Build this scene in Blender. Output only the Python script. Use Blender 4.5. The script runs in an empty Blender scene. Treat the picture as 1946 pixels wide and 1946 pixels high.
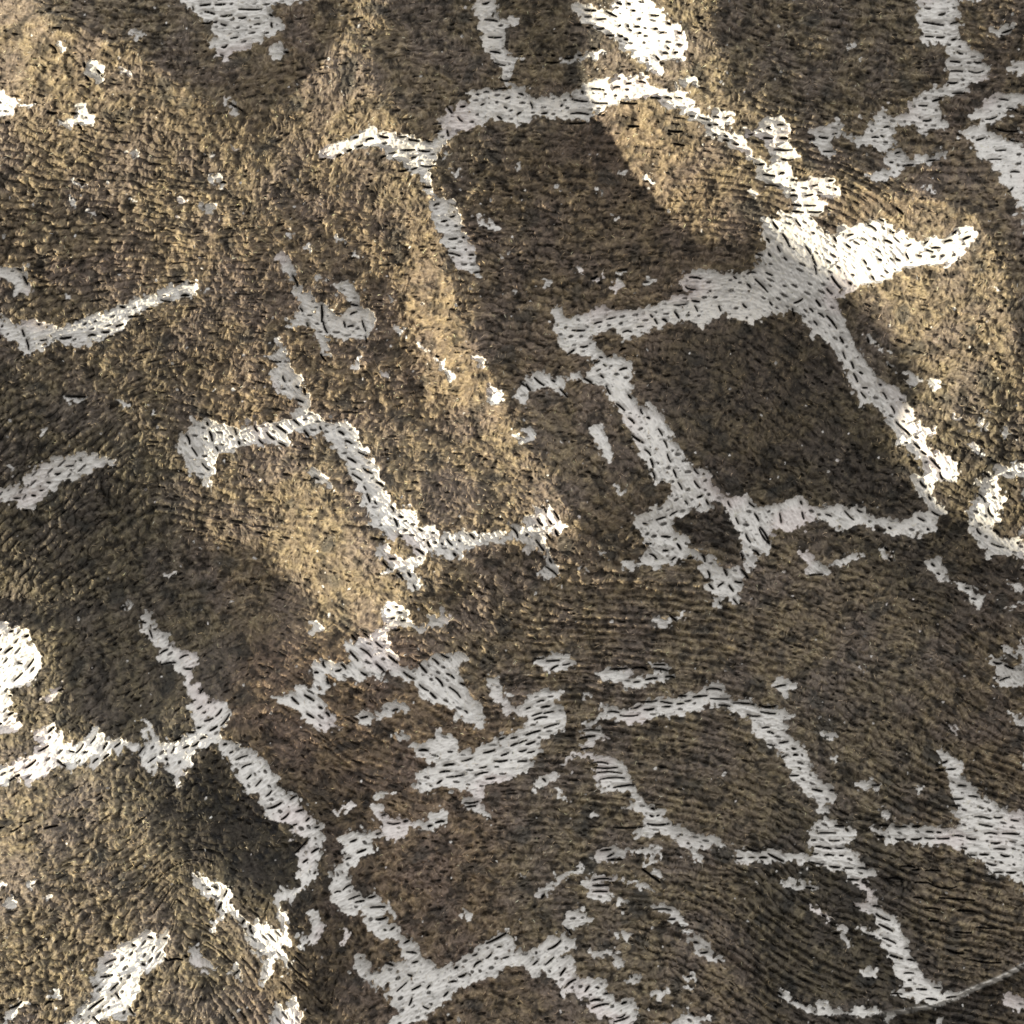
# Close-up of a brocade upholstery cloth: raised brown-gold chenille pile on a white woven ground.
import bpy, math
import numpy as np

scene = bpy.context.scene
U = 1e-4                      # one pattern unit is 0.1 mm; the picture shows about 19 x 19 cm of cloth
DIST = 3.0

# ---------------------------------------------------------------- camera
cam_data = bpy.data.cameras.new('camera')
cam = bpy.data.objects.new('camera', cam_data)
scene.collection.objects.link(cam)
cam.location = (0, 0, DIST)
cam.rotation_euler = (0, 0, 0)
cam_data.sensor_width = 36
cam_data.lens = 36 * DIST / (1946 * U)
cam_data.clip_start = 0.01
cam_data.clip_end = 50
scene.camera = cam

# ---------------------------------------------------------------- ambient light
world = bpy.data.worlds.new('World')
scene.world = world
world.use_nodes = True
wn, wl = world.node_tree.nodes, world.node_tree.links
bg = wn['Background']
bg.inputs[1].default_value = 0.62
wtc = wn.new('ShaderNodeTexCoord')
wsep = wn.new('ShaderNodeSeparateXYZ')
wl.new(wtc.outputs['Generated'], wsep.inputs[0])
wramp = wn.new('ShaderNodeMapRange')          # the bright side of the room is beyond the top of the cloth
wramp.inputs['From Min'].default_value = -0.8
wramp.inputs['From Max'].default_value = 0.8
wl.new(wsep.outputs['Y'], wramp.inputs['Value'])
wcol = wn.new('ShaderNodeMix'); wcol.data_type = 'RGBA'
wcol.inputs['A'].default_value = (0.15, 0.135, 0.115, 1)
wcol.inputs['B'].default_value = (1.0, 0.99, 0.975, 1)
wl.new(wramp.outputs['Result'], wcol.inputs['Factor'])
wl.new(wcol.outputs['Result'], bg.inputs[0])

# ---------------------------------------------------------------- sun: low, from the left and slightly below
SUN_EL = math.radians(25)
SUN_AZ = math.radians(180 + 22)      # direction towards the sun in the XY plane
sun_data = bpy.data.lights.new('sun', 'SUN')
sun_data.energy = 4.1
sun_data.angle = math.radians(3.0)
sun_data.color = (1.0, 0.89, 0.67)
sun = bpy.data.objects.new('sun', sun_data)
scene.collection.objects.link(sun)
sun.location = (-1, -0.4, 0.6)
sun.rotation_euler = (0, math.pi / 2 - SUN_EL, SUN_AZ)

scene.view_settings.view_transform = 'Standard'
scene.view_settings.look = 'None'
scene.view_settings.exposure = 1.0
scene.view_settings.gamma = 1.0
scene.view_settings.use_curve_mapping = False

# ---- the woven pattern, traced: key = tile origin in pattern units (1 unit = 0.1 mm); tile coordinates are in units/3.864
WHITE = {
(0,0):"""1310,0 1400,70 1440,130 1500,190 1580,210 1600,300 1560,350 1590,400 1600,450 1690,465 1750,390 1880,360 1932,300 1932,-80 1310,-80
0,720 60,710 150,770 240,780 320,810 230,800 150,800 140,850 50,870 -90,850 -90,720
420,900 500,930 590,880 610,800 660,785 710,860 715,930 620,940 520,970 440,930
690,480 760,500 780,550 825,560 790,610 720,630 690,580 665,520
980,280 1040,265 1110,310 1040,320
1660,720 1700,740 1720,800 1790,850 1740,870 1680,790
1540,1300 1620,1290 1650,1350 1690,1390 1620,1390 1560,1350
1285,1440 1340,1470 1400,1470 1380,1500 1330,1510
1490,1520 1560,1500 1600,1530 1560,1560 1500,1555
960,1470 1010,1455 1000,1500
540,1330 600,1355 660,1390 560,1350
640,1580 680,1550 720,1590
530,1440 550,1450 575,1540 545,1530
980,1120 1030,1150 1000,1170
1540,1150 1620,1145 1570,1170
920,540 970,560 970,600 930,580
1720,1080 1760,1110 1730,1120
470,350 520,410 490,430""",
(500,0):"""0,-80 340,-80 340,0 240,40 180,65 120,30 50,60 90,110 150,190 130,230 80,240 60,300 0,290
40,400 100,340 200,360 160,420 90,460 50,440
1560,-80 1700,-80 1720,80 1740,150 1860,120 1850,170 1780,190 1750,260 1780,350 1800,410 1920,430 1830,450 1830,560 1850,640 1932,640 1932,700 1850,660 1790,600 1750,470 1700,440 1640,350 1620,270 1600,230 1590,160 1550,60
1932,640 1800,650 1700,660 1600,660 1500,700 1520,740 1420,770 1340,850 1270,890 1310,960 1270,1040 1200,1050 1060,1010 940,980 850,980 800,930 740,960 640,1020 540,1060 430,1120 450,1160 540,1160 640,1110 760,1080 860,1090 920,1160 1010,1180 1040,1250 1130,1260 1190,1330 1190,1390 1230,1440 1220,1500 1260,1620 1330,1750 1320,1800 1380,1880 1420,1932 1570,1932 1530,1850 1500,1740 1470,1700 1440,1600 1400,1480 1340,1470 1260,1410 1240,1370 1220,1220 1300,1170 1320,1080 1360,1020 1450,960 1540,930 1600,920 1700,880 1760,870 1850,940 1880,880 1932,880
160,1700 220,1690 230,1750 190,1760
510,1740 560,1740 600,1790
660,1860 700,1830 720,1890
290,1830 330,1800 370,1850
90,1850 160,1870 200,1932 150,1932
1580,1570 1620,1590 1680,1650 1740,1680 1650,1685 1640,1650 1590,1600
1380,1240 1430,1235 1460,1310 1440,1290
1740,1880 1780,1860 1790,1910
1860,1180 1890,1200 1870,1230""",
(1000,0):"""350,0 410,20 560,60 640,50 700,30 650,0 660,-80 900,-80 900,0 990,70 1010,130 1070,190 1150,180 1160,300 1160,400 1170,430 1080,440 980,430 960,470 1010,550 960,530 880,470 800,410 700,330 640,290 590,250 540,190 450,160 390,110 360,70
240,430 300,420 400,400 520,370 580,370 520,410 420,430 330,450 260,450
-4,670 40,720 180,690 250,700 310,680 380,640 460,600 560,580 700,560 850,540 900,600 930,640 1080,670 1100,630 1170,660 1220,740 1280,820 1340,840 1420,860 1500,870 1560,920 1640,930 1700,960 1770,870 1880,860 1932,900 1932,1380 1850,1360 1770,1330 1720,1250 1700,1200 1640,1130 1560,1090 1500,1040 1380,990 1300,920 1230,870 1190,820 1100,790 1060,800 1000,760 960,700 870,710 760,720 640,750 560,800 480,820 460,860 320,870 180,850 80,830 -4,890
1120,580 1240,570 1250,600 1180,630
1340,790 1500,810 1520,840 1450,860 1360,850
1430,510 1480,520 1460,545
1410,590 1460,600 1440,620
860,1290 910,1280 960,1310 900,1330
680,1270 700,1230 730,1260
510,1370 540,1400 530,1430
200,1360 260,1360 250,1390
650,1570 690,1590 670,1620
1640,1390 1690,1380 1730,1430 1660,1410""",
(1446,0):"""0,860 60,850 160,860 200,950 210,1010 240,1090 270,1130 200,1180 210,1240 240,1310 330,1330 400,1290 480,1290 540,1320 600,1390 580,1430 480,1440 440,1400 450,1470 500,1540 540,1580 450,1550 380,1550 400,1600 440,1650 500,1700 550,1680 620,1640 700,1650 760,1640 820,1620 860,1580 920,1600 960,1650 1050,1660 1100,1720 1200,1760 1290,1740 1400,1720 1470,1680 1550,1650 1600,1680 1590,1740 1530,1800 1500,1870 1400,1932 0,1940 0,1840 60,1830 90,1850 60,1790 30,1720 40,1660 0,1580 60,1560 100,1600 170,1590 140,1510 200,1550 300,1560 240,1500 220,1440 180,1370 60,1340 0,1290
1200,-80 1460,-80 1480,100 1470,200 1460,260 1580,300 1600,340 1670,380 1650,410 1700,480 1700,540 1560,580 1550,640 1420,660 1340,690 1310,750 1380,860 1390,900 1260,930 1240,950 1180,930 1170,890 1080,900 1000,900 1000,960 1010,1030 950,1090 910,1100 850,1050 780,1040 740,1060 700,1010 620,1000 590,960 540,990 530,1040 550,1110 460,1135 440,1080 390,1020 380,950 480,920 540,860 600,900 610,940 640,980 780,990 810,900 860,880 850,800 920,780 940,830 1060,830 1120,780 1110,710 1220,660 1310,620 1400,580 1410,520 1390,430 1390,340 1380,300 1330,290 1230,300 1210,230 1200,150 1180,90
920,1180 960,1090 1040,1080 1090,1140 1200,1130 1300,1120 1390,1090 1380,1130 1300,1160 1240,1170 1290,1190 1150,1190 1050,1200 1030,1250 960,1290 880,1320 770,1270 850,1260 960,1220
2000,650 1780,660 1680,720 1650,780 1560,790 1590,850 1700,830 1640,890 1480,940 1520,980 1560,1020 1600,1010 1580,1050 1640,1110 1720,1160 1730,1220 1790,1250 1800,1310 1870,1360 1900,1420 1920,1500 2050,1610 2050,1100 1840,980 1720,950 1690,910 1740,870 1860,820 1800,780 2000,730
1700,170 1780,175 1885,145 1870,200 1800,225 1700,230
1890,400 1990,400 1990,500 1870,500
650,290 690,310 670,340
720,410 780,400 740,435
1220,1350 1290,1380 1300,1410
700,840 750,830 740,850""",
(0,500):"""-90,100 40,60 100,40 160,60 210,40 215,110 240,170 270,240 200,235 160,230 130,150 80,120 -90,140
-90,350 10,350 40,440 130,460 250,420 350,440 400,480 500,480 600,430 720,380 800,370 860,320 940,310 1050,250 1150,240 1220,180 1320,170 1400,140 1490,150 1470,190 1400,250 1300,260 1180,300 1100,340 960,400 900,490 800,540 680,600 560,635 490,600 460,560 370,590 330,640 240,670 180,650 130,590 60,540 -90,490
480,990 560,990 660,1000 600,1020 510,1020
870,1010 960,1040 960,1080 900,1040
1090,1070 1150,1090 1110,1100
310,1210 370,1200 350,1260 320,1280
-90,1660 90,1660 150,1620 200,1660 220,1570 290,1530 300,1480 380,1470 400,1420 480,1430 560,1410 640,1390 740,1420 830,1440 880,1470 740,1490 650,1540 560,1590 480,1600 420,1660 330,1710 260,1790 190,1800 120,1760 -90,1750
1340,1250 1440,1150 1500,1170 1560,1160 1600,1190 1760,1190 1820,1170 1932,1180 1932,1350 1840,1310 1750,1330 1700,1370 1600,1370 1560,1440 1560,1500 1560,1560 1500,1640 1480,1560 1400,1520 1370,1480 1340,1420 1330,1320
1140,1190 1180,1190 1170,1210
520,210 550,230 530,290
1540,190 1560,200 1540,220
60,1460 110,1520 90,1530""",
(500,500):"""1400,0 1570,0 1600,80 1590,110 1500,70 1430,30
120,-30 180,-20 230,80 210,110 260,180 330,220 400,290 460,300 500,370 560,390 620,370 640,320 610,240 530,190 530,140 640,130 670,200 720,240 710,330 790,360 810,420 800,500 740,530 640,560 560,560 490,520 480,570 490,700 430,640 400,560 380,500 330,460 220,460 200,490 180,430 280,390 260,330 260,260 230,170 180,110 150,40
0,680 90,670 120,620 80,570 150,570 140,630 180,720 210,780 280,820 290,910 330,960 330,1060 280,1050 240,990 160,980 100,960 60,860 50,800 110,750 60,700
380,90 430,100 440,140
960,460 1030,490 1020,530
920,200 940,260 970,280 920,290
1150,300 1210,310 1180,330
1130,560 1180,580 1190,630 1150,610
640,730 700,700 690,760 660,790
870,800 900,800 930,830 890,850
1270,700 1320,700 1340,790 1400,820 1420,860 1360,860 1290,770
1530,690 1600,690 1650,720 1580,750
1650,900 1710,910 1760,980 1700,1020 1640,1010 1670,970
1830,1260 1932,1270 1932,1310 1870,1310
1880,870 1936,850 1936,1050 1900,1010 1850,970
1840,200 1870,210 1850,240
0,1190 180,1140 260,1110 290,1040 330,1050 310,1090 380,1120 440,1160 560,1170 640,1180 680,1260 740,1340 780,1420 850,1520 880,1620 910,1700 950,1800 1000,1800 1080,1790 1120,1860 1140,1935 770,1935 790,1830 750,1790 720,1700 680,1600 640,1560 640,1480 580,1430 520,1350 500,1300 460,1260 330,1270 190,1240 160,1280 210,1360 100,1340 0,1310
340,1530 420,1520 460,1570 530,1670 450,1620 390,1600""",
(1000,500):"""-4,840 60,830 50,780 110,800 190,850 270,820 290,840 260,910 300,980 280,980 220,920 150,900 60,940 20,980 40,1050 -4,1050
290,830 420,800 470,850 530,860 480,900 440,880 400,840 300,840
200,330 260,340 280,390 330,400 440,370 560,310 620,310 680,350 780,350 840,330 960,300 1010,270 1150,220 1240,200 1150,150 1180,40 1330,40 1420,60 1540,60 1660,40 1720,0 1932,0 1932,320 1850,350 1760,390 1700,400 1640,430 1560,370 1450,370 1360,430 1320,470 1260,430 1180,400 1080,430 1000,450 920,480 820,520 720,550 700,500 670,480 600,460 560,480 500,520 510,590 530,640 600,680 740,690 790,740 810,800 770,840 770,930 800,1000 850,1050 940,1050 1000,1100 1060,1230 1110,1330 1180,1470 1260,1500 1340,1520 1380,1620 1430,1690 1510,1740 1640,1700 1700,1780 1800,1800 1932,1770 1932,1935 1540,1935 1500,1830 1430,1770 1340,1790 1200,1810 1120,1850 1090,1935 850,1935 790,1900 780,1870 830,1840 960,1800 1050,1740 1080,1700 1060,1620 1020,1580 940,1590 900,1550 910,1510 860,1440 820,1350 750,1220 700,1100 640,1010 590,920 480,880 460,800 500,740 540,690 480,700 350,650 300,640 260,580 220,500 230,430
470,1190 550,1190 580,1280 620,1360 630,1440 570,1440 540,1350 490,1250
340,30 400,40 370,80
110,130 160,120 190,160 150,160
480,130 530,80 550,110
620,170 690,90 710,140 670,210
680,60 750,50 700,75
890,80 940,110 940,150 900,120
-4,1210 60,1240 70,1270 20,1310 -4,1300
240,1290 290,1300 270,1330
640,1660 730,1630 680,1700
80,1800 160,1750 200,1810 250,1900 270,1935 -4,1935 -4,1890 80,1870""",
(1446,500):"""0,0 1120,0 1000,30 980,80 860,130 720,150 690,180 620,220 570,240 600,330 640,440 700,560 780,700 880,830 960,880 1020,900 1080,990 1140,1080 1180,1170 1240,1220 1320,1200 1300,1240 1250,1270 1260,1370 1380,1400 1450,1460 1500,1570 1420,1600 1330,1620 1300,1680 1320,1760 1390,1810 1380,1850 1330,1900 1270,2000 1210,2010 1150,1980 1100,2020 980,1990 900,1940 760,1925 580,1967 500,1900 450,1870 390,1900 300,1940 200,1950 150,1960 90,1980 0,1960 0,1790 150,1790 240,1750 340,1710 390,1790 560,1790 740,1790 840,1860 980,1880 1120,1890 1200,1850 1260,1800 1260,1770 1190,1680 1110,1550 1180,1570 1230,1540 1200,1450 1120,1370 1040,1340 1030,1260 960,1180 930,1120 900,1050 820,1010 760,1060 740,1000 700,900 640,760 600,680 560,600 480,540 400,540 380,450 320,380 240,320 160,340 0,390
780,490 820,500 860,570 830,570
870,580 940,620 1000,660 900,620
970,730 1020,780 980,760
1090,800 1150,790 1200,860 1140,900
1250,870 1320,860 1360,900 1310,940 1270,900
1430,1100 1500,1120 1460,1130
1620,1190 1660,1140 1700,1190 1650,1230
1820,1180 1870,1240 1810,1270
1580,1330 1640,1350 1660,1390 1620,1390
1690,150 1750,185 1740,190
1680,1090 1710,1070 1690,1120
1560,1790 1640,1700 1620,1600 1700,1550 1780,1500 1990,1440 1990,1540 1850,1570 1770,1560 1770,1650 1840,1720 1790,1760 1800,1860 1740,1900 1760,1940 1600,1940 1570,1860""",
(0,1000):"""-90,700 100,730 180,720 230,760 230,830 280,900 330,1000 300,1040 250,1130 170,1180 80,1200 90,1300 150,1380 170,1470 90,1500 -90,1480
340,1270 400,1200 480,1140 470,1190 400,1260 370,1290
1060,620 1110,640 1130,740 1240,780 1280,870 1340,920 1420,900 1470,990 1400,1060 1410,1120 1400,1150 1500,1150 1480,1200 1560,1280 1660,1270 1710,1350 1700,1420 1640,1460 1650,1540 1720,1600 1860,1630 1936,1700 1936,1935 1830,1935 1780,1800 1700,1720 1650,1640 1620,1560 1540,1590 1450,1640 1440,1700 1380,1780 1330,1840 1330,1900 1310,1840 1240,1740 1180,1720 1160,1780 1080,1730 1040,1660 960,1610 920,1620 900,1680 860,1640 800,1680 760,1740 720,1750 700,1710 640,1710 560,1780 510,1740 450,1720 340,1810 260,1880 160,1830 100,1860 -90,1930 -90,1800 90,1730 220,1680 330,1600 270,1490 390,1430 440,1490 540,1590 620,1580 690,1500 740,1460 740,1520 820,1560 890,1550 970,1560 1000,1600 1100,1590 1120,1560 1080,1480 1050,1390 1130,1480 1190,1580 1230,1620 1270,1610 1260,1550 1300,1580 1440,1500 1460,1380 1400,1270 1400,1170 1350,1120 1340,1060 1290,1000 1200,1000 1160,900 1110,840 1050,740 1080,700 1050,660
1010,680 1040,690 1030,710
910,560 930,560 955,620 930,610
1200,390 1250,350 1310,330 1240,380""",
(500,1000):"""830,-10 1250,-10 1290,60 1400,60 1460,30 1540,40 1580,80 1690,60 1760,40 1800,0 1936,-10 1936,150 1890,120 1850,90 1700,120 1560,140 1480,170 1400,230 1300,210 1200,210 1150,260 1100,310 1130,370 1190,430 1150,440 1100,480 1040,440 1050,380 1010,350 930,340 880,350 860,330 920,300 870,250 850,180 870,110 930,130 940,210 1010,240 1100,230 1130,180 1080,120 1000,90 900,70
320,770 400,690 450,740 440,760 350,790
870,620 940,550 1040,570 1060,640 1060,700 1100,730 1160,740 1200,720 1210,660 1280,680 1300,600 1350,640 1380,680 1330,700 1220,740 1140,775 1060,730 990,720 930,770 930,860 950,930 1000,1010 1060,1040 1130,1020 1200,990 1280,950 1400,930 1500,940 1520,990 1440,1020 1420,1080 1480,1150 1510,1230 1580,1300 1610,1370 1640,1470 1560,1470 1500,1430 1430,1420 1400,1330 1350,1290 1280,1310 1200,1280 1150,1200 1100,1150 1000,1090 910,1050 870,1130 800,1100 730,1160 660,1110 540,1110 490,1080 470,1130 480,1180 430,1200 430,1280 500,1350 540,1420 610,1480 500,1440 470,1490 380,1450 300,1390 230,1330 150,1290 80,1250 200,1230 250,1180 380,1180 390,1120 350,1040 440,960 500,1000 560,1040 620,1000 660,960 600,850 640,840 720,810 820,780 900,730
670,1390 760,1350 830,1380 900,1340 930,1270 1030,1290 1060,1340 990,1350 930,1400 850,1400 780,1440 720,1450 740,1410
1630,1110 1690,1100 1750,1180 1800,1240 1820,1320 1936,1300 1936,1380 1850,1370 1780,1380 1740,1300 1680,1220
960,1510 1050,1520 1100,1540 1050,1560 1000,1550
1270,1480 1330,1520 1400,1530 1410,1640 1340,1700 1260,1710 1150,1690 1070,1600 1200,1580 1290,1560
1410,1660 1550,1640 1700,1560 1850,1500 1936,1480 1936,1800 1800,1850 1640,1900 1600,1932 1480,1932 1340,1900 1240,1932 1120,1920 1150,1820 1240,1750 1340,1690
-4,1680 60,1750 110,1830 150,1935 -4,1935""",
(1000,1000):"""-4,-10 310,-10 230,70 160,60 120,110 170,200 180,240 240,300 240,360 180,370 130,380 80,340 140,290 150,230 130,180 60,150 -4,220
240,380 270,430 280,470
820,-10 1080,-10 1110,60 1200,90 1230,180 1300,210 1340,180 1400,260 1420,320 1530,300 1590,330 1600,380 1560,480 1590,590 1520,570 1480,510 1440,540 1440,600 1400,590 1400,520 1330,460 1350,400 1300,340 1280,250 1200,220 1130,270 960,310 850,280 740,320 720,280 830,260 900,200 920,140 880,110
1560,-10 1720,-10 1790,100 1810,200 1740,190 1680,200 1700,290 1670,340 1620,300 1590,200 1600,100
1740,-10 1890,-10 1860,40 1800,30
930,700 1010,670 1080,690 1040,740 970,740
1090,640 1150,630 1180,670 1120,700
550,180 590,180 570,220
410,310 470,330 440,345
70,990 150,960 230,930 300,940 340,1010 290,1060 190,1060 120,1040
500,1080 640,1050 740,1050 760,1110 860,1110 960,1070 1100,1110 960,1140 900,1160 800,1190 700,1160 560,1120
930,990 1030,1010 1050,1060 940,1040
-4,1260 150,1200 280,1220 220,1270 260,1330 320,1390 280,1440 290,1490 200,1510 110,1580 60,1690 -4,1790
420,1450 540,1390 570,1310 660,1350 760,1340 880,1290 970,1260 1080,1280 1200,1230 1330,1220 1340,1150 1440,1160 1450,1210 1500,1270 1650,1280 1720,1320 1820,1340 1870,1380 1936,1380 1936,1430 1870,1430 1860,1500 1936,1560 1936,1750 1870,1680 1800,1600 1700,1550 1660,1480 1660,1410 1500,1370 1490,1340 1400,1300 1300,1350 1180,1370 1060,1380 1040,1410 960,1370 860,1430 760,1450 660,1420 560,1400 500,1440 440,1480
410,1500 540,1490 590,1560 500,1570 480,1610 400,1630 430,1540
240,1740 300,1690 480,1640 490,1680 600,1690 680,1750 720,1840 790,1910 800,1932 560,1932 520,1870 540,1810 490,1740 440,1690 330,1680 270,1740
70,1932 90,1840 200,1810 240,1830 160,1870 100,1932
1830,1160 1890,1120 1936,1160 1936,1260 1840,1200
420,1230 470,1240 440,1270""",
(1446,1000):"""0,20 40,60 70,130 70,190 0,190
300,200 380,200 430,280 500,290 600,230 740,200 770,230 640,270 580,300 490,320 460,360 370,350 330,330 380,290 320,240
890,140 950,180 990,270 960,260
1230,250 1340,230 1390,300 1390,380 1330,390 1290,330
1450,420 1560,440 1690,540 1620,610 1560,560 1540,480
1390,380 1450,410 1480,440 1400,400
1560,-10 1730,-10 1760,60 1840,110 2000,110 2000,240 1840,200 1780,210 1720,240 1690,160 1620,90
1880,440 1990,450 1990,520
1800,900 1990,920 1990,960 1830,950
1690,950 1800,1000 1860,1030 1990,1080 1990,1200 1850,1190 1750,1150 1830,1130 1760,1060
1820,610 1990,560 1990,600
1850,1390 1990,1430 1990,1500
100,1180 170,1120 260,1160 240,1220 160,1250
0,1330 110,1340 240,1390 160,1430 170,1520 280,1560 320,1620 350,1740 380,1810 440,1870 540,1920 560,2000 400,2000 280,1932 200,1780 140,1680 60,1590 0,1520
450,1510 520,1530 580,1560 500,1570
510,1700 560,1700 590,1730 520,1730
1340,1660 1420,1700 1480,1740 1490,1810 1530,1860 1600,1935 1440,1935 1390,1800 1340,1730
1420,1480 1460,1490 1490,1570
720,1030 780,1050 820,1090""",
(0,1446):"""1425,790 1460,790 1550,870 1600,900 1640,860 1710,880 1720,950 1700,1000 1800,1110 1790,1140 1740,1110 1700,1070 1650,1140 1610,1200 1565,1180 1620,1100 1640,1050 1580,960 1540,960 1480,880
1800,1130 1936,1150 1936,1410 1860,1310 1800,1200
1030,1260 1080,1215 1150,1240 1280,1230 1280,1260 1240,1310 1250,1400 1180,1450 1140,1480 1120,1520 1060,1500 1080,1560 1060,1660 1010,1720 980,1780 990,1830 920,1850 830,1830 740,1860 750,1990 430,1990 560,1860 700,1720 720,1620 730,1540 790,1400 860,1330 930,1320
1410,1320 1480,1320 1500,1400 1590,1460 1620,1500 1510,1500 1480,1450 1415,1420
1680,1520 1760,1450 1790,1490 1810,1510 1740,1570 1740,1530
120,1780 210,1700 270,1710 160,1810 100,1880 90,1960 20,1960 70,1860
400,1660 470,1640 480,1690 460,1720
250,840 320,840 290,890
-60,880 60,860 95,870 30,910
70,1000 140,950 190,1000 130,1050
360,940 420,950 400,1000
830,140 860,150 850,170
1320,100 1340,120 1330,190""",
(500,1446):"""-4,-10 50,-10 110,90 130,180 240,240 330,340 440,470 470,520 420,620 470,650 400,720 410,780 390,860 330,880 290,920 250,970 240,1040 210,990 160,1000 160,1080 190,1130 210,1240 250,1320 220,1310 160,1260 170,1340 220,1470 210,1520 150,1410 120,1440 90,1380 90,1470 40,1570 -4,1580 20,1460 60,1380 -4,1400 -4,1170 50,1150 70,1200 100,1170 150,1220 170,1170 130,1080 120,960 160,890 230,930 280,900 290,850 250,820 290,760 260,700 290,640 360,560 230,520 200,460 140,420 70,370 20,310 -4,290
340,1090 390,1050 440,1090 470,1160 430,1240 420,1300 380,1280 330,1290 310,1300 340,1370 280,1320 290,1210 330,1270 390,1220 370,1110
600,1180 650,1230 600,1320
80,1830 130,1760 200,1760 260,1670 275,1750 315,1800 250,1990 60,1990
560,550 620,510 720,480 770,510 850,500 870,430 820,390 770,320 880,290 910,370 1000,400 1060,420 1200,440 1250,380 1350,340 1370,400 1310,470 1240,515 1200,490 1040,460 1040,540 980,570 900,530 830,560 820,610 860,640 780,660 680,720 620,800 670,870 730,960 850,950 920,1030 930,1110 990,1190 1060,1260 1130,1310 1180,1400 1240,1460 1330,1500 1450,1430 1560,1350 1690,1290 1770,1210 1820,1270 1860,1370 1936,1390 1936,1480 1820,1480 1700,1550 1560,1600 1440,1640 1360,1720 1250,1800 1180,1860 1100,1870 1000,1980 880,1980 1000,1800 950,1720 900,1620 860,1600 830,1680 830,1610 770,1590 720,1500 690,1390 730,1360 770,1460 840,1520 920,1470 1050,1440 1030,1370 970,1270 880,1280 790,1190 760,1080 640,1100 580,1060 540,1000 500,930 540,860 510,780 600,720 650,660 620,610
820,240 890,210 960,210 860,270
600,290 690,300 680,330 560,370 520,360 620,330
1130,170 1160,90 1260,40 1340,0 1936,-10 1936,50 1620,170 1610,250 1560,300 1690,400 1700,430 1580,380 1480,340 1470,280 1530,240 1500,170 1380,150 1240,200 1160,220
1450,1070 1520,1100 1500,1160
1860,840 1895,850 1870,860""",
(1000,1446):"""480,-10 700,-10 730,100 790,180 830,270 910,340 1010,370 1060,460 1160,480 1210,560 1400,560 1460,640 1380,640 1250,650 1270,700 1320,750 1220,720 1200,660 1100,590 1070,560 960,540 820,580 800,560 880,540 820,510 890,440 870,380 760,340 680,340 780,310 790,250 700,200 600,220 540,160 510,50
100,150 160,90 240,100 180,150 80,200
210,180 260,240 340,310 230,260
440,400 500,370 550,390 480,410
490,710 520,640 640,620 700,650 860,640 940,630 1000,660 1000,680 880,680 740,660 720,700 630,730 580,720 520,750
60,990 140,900 220,870 220,820 290,820 380,790 390,740 420,780 350,820 240,880 200,920 160,980 100,1000
410,870 480,830 560,840 660,840 670,860 540,870 500,900 590,900 600,950 630,980 520,1030 470,980 450,900
680,870 780,880 980,950 860,930 800,900
860,750 960,690 970,740 870,770
920,790 1000,810 990,850 930,820
640,1040 700,1010 750,1030 680,1040
930,1060 1000,1040 1120,1100 1160,1200 1120,1210 1040,1130 1020,1090 930,1080
1150,1230 1240,1280 1330,1320 1350,1380 1250,1350 1200,1310
1250,1390 1340,1380 1400,1430 1480,1460 1420,1470 1330,1440 1270,1430
280,1180 330,1090 390,1065 440,1110 480,1160 380,1200 330,1210 290,1240
-4,1400 140,1310 280,1240 360,1310 350,1370 260,1400 330,1450 360,1560 460,1600 540,1570 600,1680 640,1770 760,1720 800,1800 840,1830 760,1990 660,1990 600,1850 520,1860 480,1780 430,1720 350,1660 290,1700 240,1640 180,1570 130,1510 60,1560 -4,1530
460,1380 580,1370 620,1400 710,1410 690,1510 650,1480 590,1410 510,1420
670,1310 700,1250 790,1245 750,1290
720,1610 830,1550 810,1610
920,1700 1020,1650 1020,1720 960,1770
1170,1560 1240,1560 1250,1590 1180,1600
1150,1640 1210,1660 1180,1680
960,1980 1000,1932 1150,1870 1170,1810 1230,1850 1270,1890 1360,1840 1370,1870 1250,1932 1220,1980
1520,690 1560,660 1700,680 1800,660 1936,700 1936,760 1840,740 1700,750 1570,750
1650,870 1720,920 1680,910
1860,900 1932,890 1932,940
1880,1710 1932,1720 1932,1780""",
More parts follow.
